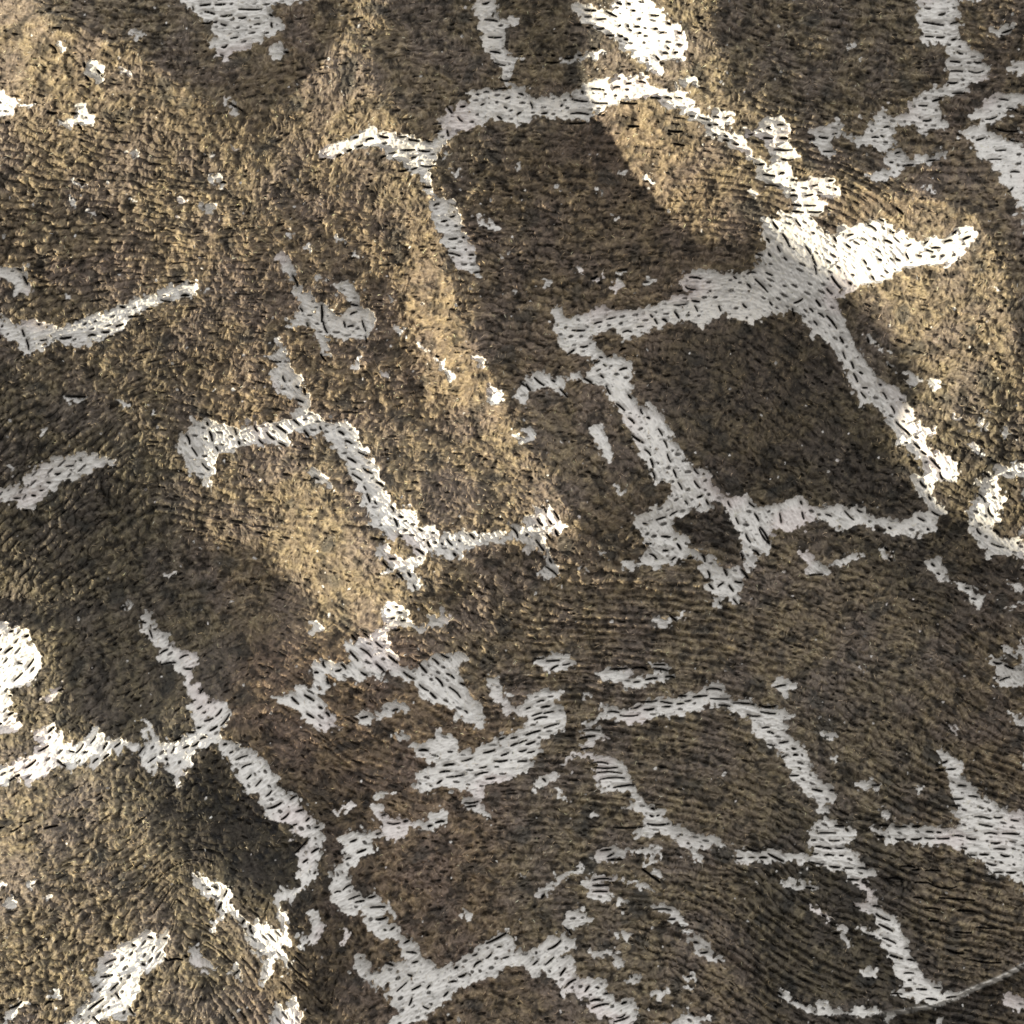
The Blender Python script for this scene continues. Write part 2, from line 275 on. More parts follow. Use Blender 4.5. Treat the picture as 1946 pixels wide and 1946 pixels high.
(1446,1446):"""180,-10 350,-10 370,60 350,110 400,140 470,180 540,190 570,300 500,310 430,300 480,340 510,400 470,410 420,350 400,260 360,190 250,130 230,80
700,170 860,165 900,200 800,225 710,205
905,360 960,370 1000,450 960,470 920,420
1180,190 1215,210 1205,270
1350,0 1450,0 1510,60 1540,140 1620,200 1640,290 1690,300 1750,350 1850,390 1990,400 1990,930 1930,930 1860,870 1730,860 1660,760 1560,720 1530,680 1460,650 1410,620 1300,630 1180,620 1090,600 1000,610 940,630 890,580 840,530 820,500 960,500 1050,510 1120,490 1200,510 1340,510 1440,520 1490,490 1450,380 1460,260 1420,160 1400,90
400,470 480,430 560,470 640,490 720,550 680,590 640,600 660,660 720,700 760,780 830,810 880,850 790,860 770,900 800,940 830,980 860,1040 840,1080 960,1130 1020,1210 1060,1290 1090,1380 1130,1450 1170,1530 1210,1600 1330,1650 1360,1700 1500,1710 1530,1730 1440,1760 1280,1810 1180,1770 960,1710 1130,1690 1040,1660 1020,1590 980,1500 940,1400 880,1320 790,1290 700,1220 830,1250 880,1240 860,1170 760,1100 670,1040 780,1060 790,990 760,930 660,890 610,820 500,790 360,760 240,740 90,750 -4,760 -4,680 90,660 200,700 330,700 420,700 380,620 350,540 420,530
140,890 250,900 400,920 420,960 330,940 190,930
360,1070 420,1090 480,1140 530,1190 470,1160
580,1200 630,1220 640,1290 680,1390 640,1370 590,1280
750,1560 840,1520 850,1600 780,1590
140,1690 210,1700 240,1750 190,1740
180,1770 300,1780 400,1830 450,1740 480,1800 600,1830 780,1820 880,1830 820,1870 640,1850 500,1860 340,1830
920,1870 1000,1850 980,1900 930,1920
1790,1730 1870,1740 1990,1790 1990,1840 1880,1840 1800,1770
1310,1890 1340,1900 1340,1990 1315,1990""",
}
BROWN = {
(1000,0):"""1460,900 1540,880 1600,930 1640,975 1590,1000 1520,975
1590,990 1690,1000 1750,1040 1800,1100 1820,1180 1780,1210 1740,1170 1690,1150 1640,1080
940,640 1000,570 1090,620 1080,670 960,660""",
}
DASH = {
(0,0):"""1490,75,1560,65 1600,65,1665,62 1620,30,1740,18 1770,95,1932,92 1525,120,1590,135 1640,150,1715,140 1435,85,1440,110 1770,158,1815,155 1640,205,1675,215 1710,310,1760,300 1645,375,1680,365 1635,430,1655,440 1510,207,1560,207 1880,205,1920,200 1590,195,1610,190 655,500,658,530 745,550,765,570 665,595,685,625 555,855,585,860 600,940,625,970 380,850,450,856 1630,1350,1665,1350 1700,780,1790,830 410,370,455,415 595,1335,645,1350 765,1580,810,1615 440,250,495,250""",
(500,0):"""1610,25,1655,15 1630,140,1715,150 1655,268,1745,268 1670,375,1740,383 1690,455,1775,475 1740,580,1800,590 1690,655,1780,645 1620,675,1655,672 1565,690,1580,695 1450,785,1480,780 1350,785,1385,830 1250,920,1300,910 1260,980,1290,965 670,1020,700,1010 760,1035,815,1022 860,1005,920,1015 985,1005,1050,1008 1070,1030,1140,1040 1180,1028,1245,1045 690,1085,735,1070 620,1115,650,1105 545,1155,575,1140 925,1130,985,1115 1015,1107,1115,1102 1145,1107,1220,1115 1090,1165,1120,1155 1000,1260,1060,1250 1090,1248,1130,1235 1160,1218,1270,1215 870,1160,900,1150 1180,1372,1240,1375 1255,1510,1290,1498 1375,1590,1405,1583 1310,1625,1345,1618 1365,1755,1420,1750 1465,1740,1475,1740 1350,1855,1445,1878 1515,1870,1545,1870 1430,860,1460,890 1350,960,1360,1000 1600,770,1620,760 1780,720,1810,710 1770,780,1790,790 1720,850,1750,870 1865,835,1890,820 70,190,75,220 165,400,195,405 60,130,80,140 1880,680,1910,690 420,1175,465,1170""",
(1000,0):"""670,15,700,25 745,20,765,25 435,65,510,70 430,115,480,115 590,80,665,115 520,135,590,130 780,75,800,75 445,195,470,197 520,205,570,200 590,253,645,256 680,185,695,180 740,185,755,190 800,190,835,192 920,110,975,112 1040,170,1060,175 940,210,965,210 825,238,845,238 755,213,775,220 985,243,1030,238 1115,240,1140,240 680,255,710,262 725,280,745,285 1005,385,1040,388 1085,385,1115,380 955,410,975,435 1035,345,1050,355 480,350,520,352 385,395,415,395 285,420,340,415 190,395,205,400 150,450,230,450 340,715,450,732 490,740,600,745 700,742,815,750 330,823,460,827 320,895,430,890 485,640,575,650 645,635,690,628 740,605,775,600 830,590,875,600 410,655,420,670 255,770,265,760 115,825,150,820 30,745,45,785 1020,708,1070,715 1105,708,1150,715 920,710,985,715 1205,840,1235,845 1280,855,1340,870 1340,905,1360,912 1380,903,1410,907 1380,848,1415,852 1465,858,1490,852 1375,980,1405,985 1455,1020,1490,1025 1460,985,1480,992 1525,1040,1565,1050 1640,980,1670,975 1690,1190,1755,1193 1750,1265,1840,1278 1870,1265,1900,1250 1760,1345,1870,1355 1885,1155,1932,1160 1830,1088,1932,1092 1750,1003,1810,1005 1870,1003,1932,1005 1770,930,1800,920 1850,908,1895,906 1050,950,1150,955 1090,1045,1165,1060 760,915,830,915 1700,1845,1750,1855 1780,1730,1800,1740""",
(1446,0):"""1335,80,1375,70 1220,135,1365,155 1420,145,1475,130 1230,240,1290,243 1315,245,1370,243 1430,262,1460,255 1470,350,1510,365 1420,420,1490,425 1600,420,1650,425 1420,493,1510,493 1560,488,1670,488 1400,575,1470,575 1440,655,1530,655 1185,750,1245,750 1290,715,1345,700 1220,862,1275,855 925,915,960,910 835,990,880,990 900,975,920,985 540,970,570,965 440,990,500,998 470,1100,540,1095 360,1010,400,1010 1010,1105,1040,1095 1250,1160,1330,1155 1070,1200,1140,1190 970,1170,990,1175 130,907,165,907 60,930,75,940 150,1003,200,1003 120,1088,240,1088 165,1160,250,1157 0,1190,30,1190 30,1265,115,1275 160,1260,185,1255 240,1305,280,1312 390,1350,435,1340 510,1310,550,1305 555,1370,570,1375 240,1380,260,1380 340,1420,400,1410 235,1420,275,1422 245,1485,310,1493 340,1490,420,1490 250,1535,330,1540 370,1538,460,1538 1690,845,1770,825 1620,1000,1670,985 1760,1080,1835,1075 1700,1150,1800,1145 1790,690,1860,700 1870,1240,1932,1240 1840,1390,1880,1360 810,1635,870,1675 890,1590,925,1605 930,1745,985,1770 970,1680,1005,1690 1100,1790,1130,1775 1225,1770,1250,1755 1375,1760,1430,1750 1510,1745,1565,1720 1430,1700,1455,1685 1280,1805,1340,1803 1240,1820,1285,1835 1090,1845,1110,1885 1175,1860,1205,1865 1015,1880,1045,1895 660,1710,705,1700 650,1775,685,1800 1015,1510,1065,1555 105,1610,140,1660 180,1700,230,1790 275,1600,310,1640 140,1790,160,1830 350,1790,390,1850 400,1860,430,1930 60,1735,80,1760 75,1840,90,1860 190,1870,210,1890 560,1720,575,1750 780,1895,800,1920 890,1885,910,1895 1810,205,1880,180 1850,760,1932,790 1760,910,1932,930 1860,990,1932,1010""",
(0,500):"""150,50,180,65 195,110,225,165 560,425,590,425 895,325,925,330 300,455,310,460 185,500,200,545 215,570,232,640 5,520,30,560 315,575,360,570 460,560,535,552 665,540,710,535 760,513,810,512 865,470,915,455 960,400,1025,390 1085,343,1130,340 1190,275,1260,290 1340,245,1390,245 1315,145,1360,142 1395,150,1435,150 500,1495,550,1487 420,1550,455,1545 360,1610,380,1612 310,1670,330,1668 120,1727,165,1725 0,1757,20,1757 250,1705,275,1708 595,1447,610,1450 190,1815,215,1815 1370,1265,1395,1330 1410,1355,1450,1415 1540,1240,1560,1305 1585,1350,1600,1380 1485,1470,1535,1520 1720,1210,1735,1260 1865,1190,1890,1235 1900,1295,1932,1325 1750,1310,1760,1330 1520,1170,1530,1190 500,982,640,985""",
(500,500):"""220,95,255,170 430,310,430,430 440,430,470,510 590,430,600,465 620,465,660,460 640,375,685,355 725,420,750,495 640,300,690,310 320,440,330,470 270,330,290,355 145,830,160,870 240,905,260,915 300,920,310,960 60,720,130,725 420,670,460,720 240,1000,290,1020 220,1150,265,1190 95,1195,165,1245 25,1245,80,1295 300,1230,335,1275 115,1320,165,1345 555,1235,590,1260 605,1305,650,1325 700,1388,765,1415 620,1430,680,1465 735,1510,800,1545 655,1550,725,1595 835,1610,885,1640 765,1700,785,1755 740,1640,755,1665 415,1200,425,1220 820,1750,835,1770 940,1790,960,1820 1000,1860,1030,1865 965,1880,985,1932 360,1580,410,1590 750,540,760,580 1550,70,1605,62 1890,870,1932,905 1270,680,1290,685""",
(1000,500):"""0,890,30,935 60,840,130,895 190,855,210,870 250,925,305,985 425,845,490,890 340,488,430,490 500,440,555,425 595,405,655,390 820,460,865,455 715,500,775,495 400,610,450,602 300,670,350,635 500,730,535,715 570,740,590,750 690,780,740,765 540,685,560,688 600,680,630,670 690,640,730,620 550,820,570,840 590,900,620,960 755,965,775,990 665,1030,725,1080 845,1070,860,1105 755,1135,795,1175 890,1130,910,1140 780,1265,860,1318 975,1215,1005,1265 1015,1300,1040,1355 1040,1400,1065,1460 875,1370,915,1410 915,1440,935,1500 930,1530,945,1590 1085,1520,1105,1570 1120,1610,1150,1660 1240,1510,1270,1545 1240,1600,1280,1650 1265,1720,1300,1705 1170,1745,1190,1770 1060,1855,1110,1825 960,1885,1025,1865 1330,1740,1345,1770 1490,1750,1505,1780 1650,1760,1690,1790 1690,1840,1720,1890 1550,1870,1570,1915 860,1910,890,1920 1210,90,1295,100 1180,160,1250,178 1120,192,1150,190 1095,295,1180,288 1230,262,1280,268 1100,345,1130,390 1250,300,1270,340 950,400,970,435 920,370,935,385 1010,400,1040,420 1430,300,1445,335 1610,285,1635,310 1700,100,1795,195 1640,60,1700,50 1780,50,1825,70 1540,80,1560,95 1640,135,1665,160 1810,265,1830,290 130,1790,145,1830 205,1820,240,1880 80,1880,120,1925 165,1890,185,1915 870,130,900,125 480,110,520,90 680,45,740,42""",
(1446,500):"""545,80,610,165 415,0,430,60 430,255,465,300 510,170,550,210 510,370,585,465 385,315,410,340 450,350,490,380 415,410,440,440 270,275,330,245 255,320,270,370 610,530,635,570 630,640,650,690 695,715,710,760 755,790,775,800 710,800,740,860 780,905,810,905 765,940,800,980 900,880,915,885 925,940,955,985 985,1040,1015,1095 1025,1160,1075,1210 1075,1210,1125,1260 1160,1320,1200,1355 1215,1380,1245,1400 1280,1430,1350,1505 1350,1535,1385,1595 1205,1600,1245,1645 1270,1700,1285,1735 1295,1825,1350,1855 1190,1870,1235,1895 155,1840,165,1905 320,1830,335,1880 500,1845,540,1860 640,1820,705,1885 310,1750,320,1770 735,1810,770,1830 810,540,820,570 965,740,985,760 1630,1690,1690,1750 1710,1800,1745,1860 1690,1545,1720,1565 670,125,690,140 840,80,855,100""",
(0,1000):"""90,770,115,765 55,925,110,885 0,910,30,895 220,1030,265,970 150,1000,180,1005 120,1130,185,1070 0,1150,15,1175 85,1240,105,1240 80,1380,120,1360 0,1450,30,1440 200,805,225,800 1040,700,1070,710 1100,760,1120,820 1180,935,1230,905 1190,1015,1290,1000 1325,970,1385,945 1360,1045,1420,1045 1420,1280,1450,1270 1540,1290,1560,1285 1460,1335,1495,1315 1510,1365,1525,1355 1600,1385,1640,1340 1520,1420,1580,1400 1560,1490,1610,1460 1465,1470,1490,1465 1490,1550,1530,1535 1405,1500,1440,1500 1300,1560,1350,1540 1435,1600,1475,1570 1370,1615,1405,1600 1280,1650,1300,1610 1110,1720,1165,1680 1040,1660,1075,1610 1240,1690,1250,1700 1660,1590,1680,1585 1705,1650,1725,1640 1640,1450,1700,1370 1750,1700,1830,1670 1790,1760,1860,1730 1830,1840,1860,1810 1895,1890,1932,1850 865,1610,905,1580 785,1620,810,1580 690,1580,725,1535 640,1650,670,1640 790,1690,825,1660 710,1720,745,1690 585,1650,635,1590 540,1640,570,1645 310,1640,380,1600 215,1760,290,1705 450,1710,510,1750 100,1860,175,1815 380,1500,420,1465 450,1200,485,1190 1480,1220,1500,1190""",
(500,1000):"""1145,20,1170,35 995,75,1020,75 1210,115,1225,150 1350,95,1390,140 1310,125,1320,135 1520,60,1550,90 1435,100,1445,110 1125,165,1180,205 1400,200,1415,215 885,260,945,320 930,240,970,240 985,345,1030,390 1065,340,1085,370 1105,430,1125,470 1820,10,1870,80 975,590,995,592 940,680,970,670 1015,690,1040,690 955,760,1005,758 745,785,775,815 655,800,685,835 720,895,800,960 830,850,880,890 835,1010,890,1060 925,950,990,1000 640,920,700,985 725,1070,770,1095 540,1060,575,1050 580,1010,610,1040 445,990,460,1030 385,1070,410,1070 475,1110,490,1150 315,1235,380,1275 220,1250,270,1300 330,1370,380,1400 420,1320,440,1330 470,1360,495,1385 1035,1070,1110,1120 1150,1160,1215,1205 1230,1220,1270,1260 1270,1110,1320,1170 1370,1180,1450,1255 1150,1010,1200,1070 1245,970,1290,1010 1310,940,1360,965 1350,1080,1405,1115 1450,1150,1480,1165 1480,1350,1500,1370 960,1350,990,1340 720,1400,770,1390 1620,1660,1700,1640 1460,1720,1530,1700 1700,1720,1790,1715 1590,1770,1640,1760 1350,1835,1470,1820 1820,1610,1870,1590 1820,1555,1860,1545 1870,1725,1932,1720 1330,1750,1400,1740 1150,1640,1210,1640 1640,1850,1700,1840 1280,1880,1310,1860 1360,1650,1390,1650 1300,1800,1370,1790 1560,1820,1650,1800 1750,1680,1800,1660 1730,1560,1770,1550 1880,1650,1932,1640 1880,1590,1932,1570""",
(1000,1000):"""70,100,130,180 150,60,175,90 215,30,235,70 140,295,230,365 170,240,185,265 1000,75,1060,80 1115,130,1140,170 1010,180,1045,180 1075,250,1100,230 910,205,960,240 1190,240,1230,235 1300,210,1320,260 1340,330,1355,380 1465,320,1485,365 1350,430,1380,465 1415,450,1455,420 1500,440,1530,480 1545,410,1595,415 1590,320,1640,385 1530,540,1560,575 1625,60,1660,120 1585,200,1600,250 1680,180,1720,215 1730,10,1800,130 1425,560,1440,575 880,130,920,130 1060,660,1110,700 60,970,130,965 180,1055,230,1025 150,990,240,985 270,1020,320,1010 620,1050,740,1045 780,1050,890,1055 940,1020,1020,1020 940,1050,1040,1065 880,1130,960,1120 790,1150,830,1145 1030,1110,1090,1115 0,1530,100,1500 0,1340,30,1330 80,1290,130,1280 40,1395,110,1370 130,1375,200,1360 60,1420,150,1400 130,1480,240,1450 0,1600,60,1580 10,1660,60,1650 110,1330,170,1320 600,1365,680,1370 690,1390,820,1390 840,1290,960,1285 870,1350,940,1345 770,1340,840,1320 990,1290,1070,1305 1120,1250,1170,1250 1000,1330,1060,1325 1170,1290,1210,1285 1110,1310,1160,1305 1230,1260,1330,1250 1360,1270,1490,1275 1330,1205,1440,1210 1530,1305,1680,1315 1720,1320,1840,1325 1730,1370,1840,1385 1630,1390,1720,1400 1420,1320,1500,1330 1740,1490,1790,1485 1870,1600,1932,1590 1780,1610,1830,1620 420,1500,540,1500 390,1560,500,1540 500,1770,670,1770 520,1810,700,1815 540,1860,720,1850 640,1920,790,1900 480,1740,600,1745 400,1640,480,1630 120,1850,140,1870 1830,1190,1880,1175""",
(1446,1000):"""0,20,75,130 970,10,985,20 1260,20,1270,30 1630,20,1660,60 1740,130,1830,160 370,365,470,360 940,160,960,180 970,240,990,260 1290,280,1310,295 1330,350,1350,360 1545,460,1570,465 1590,540,1620,545 1750,1010,1810,1020 1840,1035,1900,1060 1800,1150,1870,1125 130,1190,190,1175 60,1520,100,1530 240,1640,265,1645 250,1690,280,1690 220,1840,290,1840 160,1710,200,1690 1310,1810,1390,1808 1400,1805,1460,1805 1360,1760,1400,1745 840,1920,890,1915""",
(0,1446):"""1545,910,1570,912 1600,890,1620,905 1670,960,1690,920 1625,1060,1650,1010 1800,1160,1820,1130 1860,1170,1875,1230 1120,1255,1150,1265 1230,1265,1255,1270 1005,1310,1020,1320 1075,1450,1095,1460 1065,1555,1090,1560 805,1450,885,1415 780,1545,860,1530 720,1620,750,1605 690,1780,800,1700 850,1640,905,1590 885,1665,910,1700 985,1770,1020,1815 720,1835,780,1890 115,1770,205,1720 380,1740,430,1720 1270,1425,1370,1420 1385,1390,1410,1400 1245,1410,1260,1425 1740,1530,1780,1500 100,130,170,85 120,495,200,450 220,430,275,410 370,470,460,450 0,470,70,460""",
(500,1446):"""40,240,75,205 50,330,145,290 150,410,200,370 255,355,310,340 215,470,260,445 330,420,350,400 215,265,260,240 395,470,420,465 250,650,350,545 310,720,340,700 370,650,420,620 390,800,400,790 650,575,690,560 700,655,760,630 620,700,650,690 600,920,660,880 540,940,580,930 640,990,720,960 690,1010,750,1000 780,980,830,965 800,1050,900,1045 840,1135,910,1120 945,1210,970,1195 895,1210,910,1215 1045,1310,1080,1290 1060,1375,1130,1385 910,1450,960,1470 1100,1455,1140,1445 1070,1540,1100,1550 1100,1650,1160,1620 1080,1760,1100,1710 990,1660,1060,1600 1210,1640,1230,1620 1330,1700,1360,1670 1370,1600,1420,1590 1180,1770,1220,1790 1440,1560,1490,1540 1410,1500,1430,1490 1550,1490,1600,1450 1640,1430,1680,1390 1720,1350,1750,1345 1760,1430,1800,1420 1640,1320,1780,1250 1540,1410,1570,1400 1040,430,1065,425 1215,465,1240,460 1270,440,1330,430 920,440,1010,440 880,385,900,380 840,520,870,510 1480,300,1580,290 1490,330,1560,320""",
(1000,1446):"""890,462,1045,462 910,400,930,410 960,405,975,400 920,350,940,355 640,485,860,480 545,655,620,645 595,700,640,675 600,725,700,720 1540,718,1590,720 1640,718,1680,718 1720,720,1770,720 1800,705,1895,750 1620,640,1700,670 850,790,980,890 490,870,620,865 490,910,600,905 490,955,590,955 110,1000,130,970 160,1370,250,1310 250,1560,285,1510 50,1480,80,1455 140,1480,200,1430 280,1650,360,1590 430,1680,460,1640 470,1750,540,1740 480,1800,600,1770 570,1700,600,1690 700,1770,730,1760 660,1870,720,1850 640,1900,740,1870 510,1650,530,1655 280,1210,330,1260 1230,1330,1260,1335 1180,1580,1210,1575 1040,1160,1090,1160 930,1090,1060,1095 1280,1410,1330,1405 1210,1840,1230,1850""",
(1446,1446):"""390,220,460,235 525,230,555,232 560,490,625,492 430,545,560,545 640,510,655,530 515,600,590,600 385,595,410,595 410,640,465,645 470,655,525,660 560,655,625,655 380,690,430,695 480,708,545,710 590,710,620,712 60,690,170,745 360,750,470,775 520,788,590,795 630,800,685,805 730,800,800,810 650,885,725,890 890,490,950,493 1010,500,1090,500 1140,500,1200,495 1010,590,1080,595 1130,595,1200,590 1230,585,1300,590 1320,590,1410,592 1430,575,1520,580 1545,590,1610,598 1320,545,1350,548 1240,540,1290,545 870,570,920,575 1605,435,1720,450 1640,490,1735,508 1750,438,1810,440 1680,560,1770,565 1730,628,1790,630 1815,560,1932,565 1745,672,1830,675 1880,460,1932,470 1640,712,1700,715 1800,715,1860,725 1545,718,1610,718 1690,775,1760,790 1740,845,1805,845 1840,842,1905,845 1485,203,1540,208 1565,280,1630,290 1430,300,1520,300 1440,350,1490,350 1310,88,1390,88 1410,80,1465,80 1500,660,1540,670 340,940,400,950 460,1145,480,1155 530,1215,570,1225 540,1275,575,1275 860,1140,960,1185 880,1215,980,1265 905,1315,1000,1355 960,1440,1045,1465 1090,1470,1140,1480 1070,1390,1095,1390 1060,1570,1130,1570 1090,1620,1110,1620 1150,1685,1220,1690 1280,1675,1330,1680 1370,1750,1440,1740 1220,1755,1300,1765 960,1715,1040,1720 840,1080,890,1085 120,1700,150,1720 250,1750,270,1760 1040,795,1150,800 1130,820,1180,815 1230,825,1340,830 1150,910,1240,915 1250,915,1460,945 930,880,1060,890 1220,1100,1330,1110 1140,1020,1210,1030 1330,1025,1590,1045 1250,1190,1320,1195 1440,1270,1560,1280 1470,1120,1600,1130 1380,1400,1500,1430 1600,1240,1760,1250 1580,1480,1780,1500""",
}

# ---------------------------------------------------------------- helpers
STEP = 1.5
X0, X1 = -150.0, 2096.0
N = int((X1 - X0) / STEP) + 1
rng = np.random.default_rng(7)
gx = X0 + np.arange(N) * STEP
PX, PY = np.meshgrid(gx.astype(np.float32), gx.astype(np.float32))      # x right, y down the cloth
KX = np.fft.rfftfreq(N, STEP) * 2 * np.pi
KY = np.fft.fftfreq(N, STEP) * 2 * np.pi
K2 = KY[:, None] ** 2 + KX[None, :] ** 2

def blur(a, s):
    return np.fft.irfft2(np.fft.rfft2(a) * np.exp(-0.5 * K2 * s * s), s=(N, N)).astype(np.float32)

def noise(lo, hi=0.0):
    """gaussian noise, features about lo units wide, nothing wider than hi"""
    F = np.fft.rfft2(rng.standard_normal((N, N)))
    G = np.exp(-0.5 * K2 * lo * lo)
    if hi:
        G = G - np.exp(-0.5 * K2 * hi * hi)
    a = np.fft.irfft2(F * G, s=(N, N))
    return ((a - a.mean()) / a.std()).astype(np.float32)

def sm(a, b, x):
    t = np.clip((x - a) / (b - a), 0, 1)
    return t * t * (3 - 2 * t)

def sample(a, x, y):
    fx = np.clip((x - X0) / STEP, 0, N - 1.001); fy = np.clip((y - X0) / STEP, 0, N - 1.001)
    ix = fx.astype(np.int32); iy = fy.astype(np.int32)
    tx = (fx - ix).astype(np.float32); ty = (fy - iy).astype(np.float32)
    return (a[iy, ix] * (1 - tx) * (1 - ty) + a[iy, ix + 1] * tx * (1 - ty)
            + a[iy + 1, ix] * (1 - tx) * ty + a[iy + 1, ix + 1] * tx * ty)

def upsample(c, n):
    f = np.linspace(0, n - 1.001, N); i = f.astype(int); t = (f - i)
    r = c[i] * (1 - t)[:, None] + c[i + 1] * t[:, None]
    return (r[:, i] * (1 - t)[None] + r[:, i + 1] * t[None]).astype(np.float32)

def angle_field(ctrl, sigma=90.0):
    """smooth direction field from (x, y, degrees) controls; degrees turn clockwise, downwards on the cloth"""
    n = 72
    q = np.linspace(X0, X1, n); qx, qy = np.meshgrid(q, q)
    c = np.zeros((n, n)); s = np.zeros((n, n))
    for x, y, d in ctrl:
        w = 1.0 / (((qx - x) ** 2 + (qy - y) ** 2) / sigma ** 2 + 0.15) ** 1.6
        c += w * math.cos(2 * math.radians(d)); s += w * math.sin(2 * math.radians(d))
    m = np.hypot(c, s) + 1e-9
    c, s = upsample(c / m, n), upsample(s / m, n)
    return (0.5 * np.arctan2(s, c)).astype(np.float32)

def value_field(ctrl, sigma):
    n = 80
    q = np.linspace(X0, X1, n); qx, qy = np.meshgrid(q, q)
    a = np.zeros((n, n)); ws = np.zeros((n, n))
    for x, y, v in ctrl:
        w = np.exp(-0.5 * ((qx - x) ** 2 + (qy - y) ** 2) / sigma ** 2) + 1e-7
        a += w * v; ws += w
    return upsample(a / ws, n)

def fill(mask, pts, val):
    pts = np.asarray(pts, float)
    i0 = np.clip(((pts.min(0) - X0) / STEP).astype(int) - 1, 0, N - 1)
    i1 = np.clip(((pts.max(0) - X0) / STEP).astype(int) + 2, 0, N)
    sx = PX[i0[1]:i1[1], i0[0]:i1[0]]; sy = PY[i0[1]:i1[1], i0[0]:i1[0]]
    if sx.size == 0:
        return
    ins = np.zeros(sx.shape, bool)
    x1, y1 = pts[-1]
    for x2, y2 in pts:
        if y1 != y2:
            ins ^= ((y1 > sy) != (y2 > sy)) & (sx < (x2 - x1) * (sy - y1) / (y2 - y1) + x1)
        x1, y1 = x2, y2
    mask[i0[1]:i1[1], i0[0]:i1[0]][ins] = val

def polys(table):
    for (ox, oy), txt in table.items():
        for line in txt.split('\n'):
            p = np.array([[float(v) for v in t.split(',')] for t in line.split()])
            yield p / 3.864 + (ox, oy)

# ---------------------------------------------------------------- where the white ground shows
white = np.zeros((N, N), np.float32)
for p in polys(WHITE):
    fill(white, p, 1.0)
for p in polys(BROWN):
    fill(white, p, 0.0)
# beyond the traced field the pattern carries on with the same kind of broken lattice
outside = sm(0, 30, np.maximum.reduce([-PX, PX - 1946, -PY, PY - 1946]))
lat = np.abs(noise(38, 120))
white = np.maximum(white, outside * (lat < 0.22))
# ---------------------------------------------------------------- thread and pile directions
ROWS = [(480,30,-3),(950,60,8),(1200,60,15),(1260,110,15),(1100,185,2),(1000,200,10),(1400,240,8),(1500,330,5),(1530,380,3),
 (1500,470,58),(1560,520,58),(1640,450,35),(1680,470,50),(1790,450,-25),(1600,620,58),(1640,720,60),(1720,850,55),(1800,930,55),(1890,950,52),
 (1110,630,0),(1180,600,-22),(1240,580,-10),(1350,570,-5),(1140,690,-20),(1170,720,55),(1230,820,60),(1290,930,60),(1400,990,65),(1480,980,60),(1620,980,35),(1010,720,48),
 (850,400,-12),(700,270,-10),(770,285,5),(550,290,-25),(100,620,-10),(250,590,-15),(50,900,-10),(140,880,-10),(380,850,65),(520,820,50),(600,830,45),(680,870,30),(720,950,40),(800,1020,50),(1030,980,60),
 (680,1240,48),(850,1300,48),(600,1320,40),(740,1170,0),(990,1390,-20),(870,1450,-15),(800,1480,-12),(1060,1350,-15),(1150,1440,-5),(1180,1330,-3),(1300,1310,-6),(1380,1320,5),(1450,1350,8),(1520,1420,5),(1550,1500,10),
 (1200,1500,-2),(1270,1570,0),(1400,1630,5),(1570,1600,3),(1650,1590,3),(1620,1660,12),(1700,1760,28),(1740,1860,5),(1850,1600,3),(1900,1580,3),(1820,1470,3),
 (500,1480,-38),(540,1540,-40),(400,1370,-40),(330,1430,-50),(200,1410,-45),(100,1430,-35),(40,1270,-45),(320,1240,-25),
 (680,1700,-28),(710,1730,-15),(780,1830,-35),(850,1840,-35),(950,1790,-28),(1060,1850,-40),(1120,1890,-30),(1150,1680,0),
 (230,1820,-35),(430,1710,75),(500,1760,80),(540,1900,80),(1800,1720,3),(1900,1800,5),(1550,1800,28),(1480,1750,40),(1470,1690,60),(1620,1880,12),(1700,1880,8),
 (1650,60,-15),(1820,120,0),(1780,200,-8),(1850,230,-15),(1900,330,-10),(100,300,30),(250,420,30),(80,1000,-25),(200,1050,-30),(150,1650,-25),(120,1750,-30),(1750,700,50),(1300,1150,0),(1100,450,-5),(1700,1200,25),(1850,1300,50)]
FLOW = [(650,850,-65),(300,650,-85),(200,700,-85),(1450,780,55),(1350,720,50),(1550,850,52),(450,1600,68),(400,1500,62),(600,1850,-80),(550,1650,80),(850,1650,-55),
 (1300,1450,-8),(1150,1350,-5),(1700,1720,8),(1850,1780,4),(1800,1500,55),(900,150,-60),(850,80,-55),(1600,100,-25),(1550,60,-25),(1700,200,-10),(1100,450,-20),(1200,350,-55),(1300,320,-30),
 (1750,650,-50),(1850,650,-60),(150,300,-40),(100,1050,80),(200,1250,75),(550,1080,-75),(620,1050,-80),(600,600,-60),(950,600,-15),(950,450,-25),(1150,850,60),(1100,950,30),(1600,1200,30),(1300,1150,-10),(600,1380,-10),(700,1450,-5),
 (1200,1750,20),(1500,1800,30),(1450,1700,60),(1000,1600,-30),(200,1650,-35),(100,1850,-30),(450,200,-50),(650,150,-65),(950,1450,-20),(1700,430,45),(850,800,-60),(950,1150,60),(1500,1100,10),(1850,250,-20),(60,60,-30)]
TH = angle_field(ROWS, 70)
PH = angle_field(FLOW, 90)

def potential(gX, gY):
    mx, my = float(gX.mean()), float(gY.mean())
    A, B = np.fft.rfft2(gX - mx), np.fft.rfft2(gY - my)
    with np.errstate(all='ignore'):
        V = -1j * (KX[None] * A + KY[:, None] * B) / K2
    V[0, 0] = 0
    return (np.fft.irfft2(V, s=(N, N)) + mx * PX + my * PY).astype(np.float32)

cs, sn = np.cos(TH), np.sin(TH)
cs, sn = np.where(cs < 0, -cs, cs), np.where(cs < 0, -sn, sn)
row_v = potential(-sn / 17.0, cs / 17.0)
row_u = potential(cs / 30.0, sn / 30.0)

def hsh(a, b, k):
    h = np.sin(a * 127.1 + b * 311.7 + k * 74.7) * 43758.5453
    return (h - np.floor(h)).astype(np.float32)

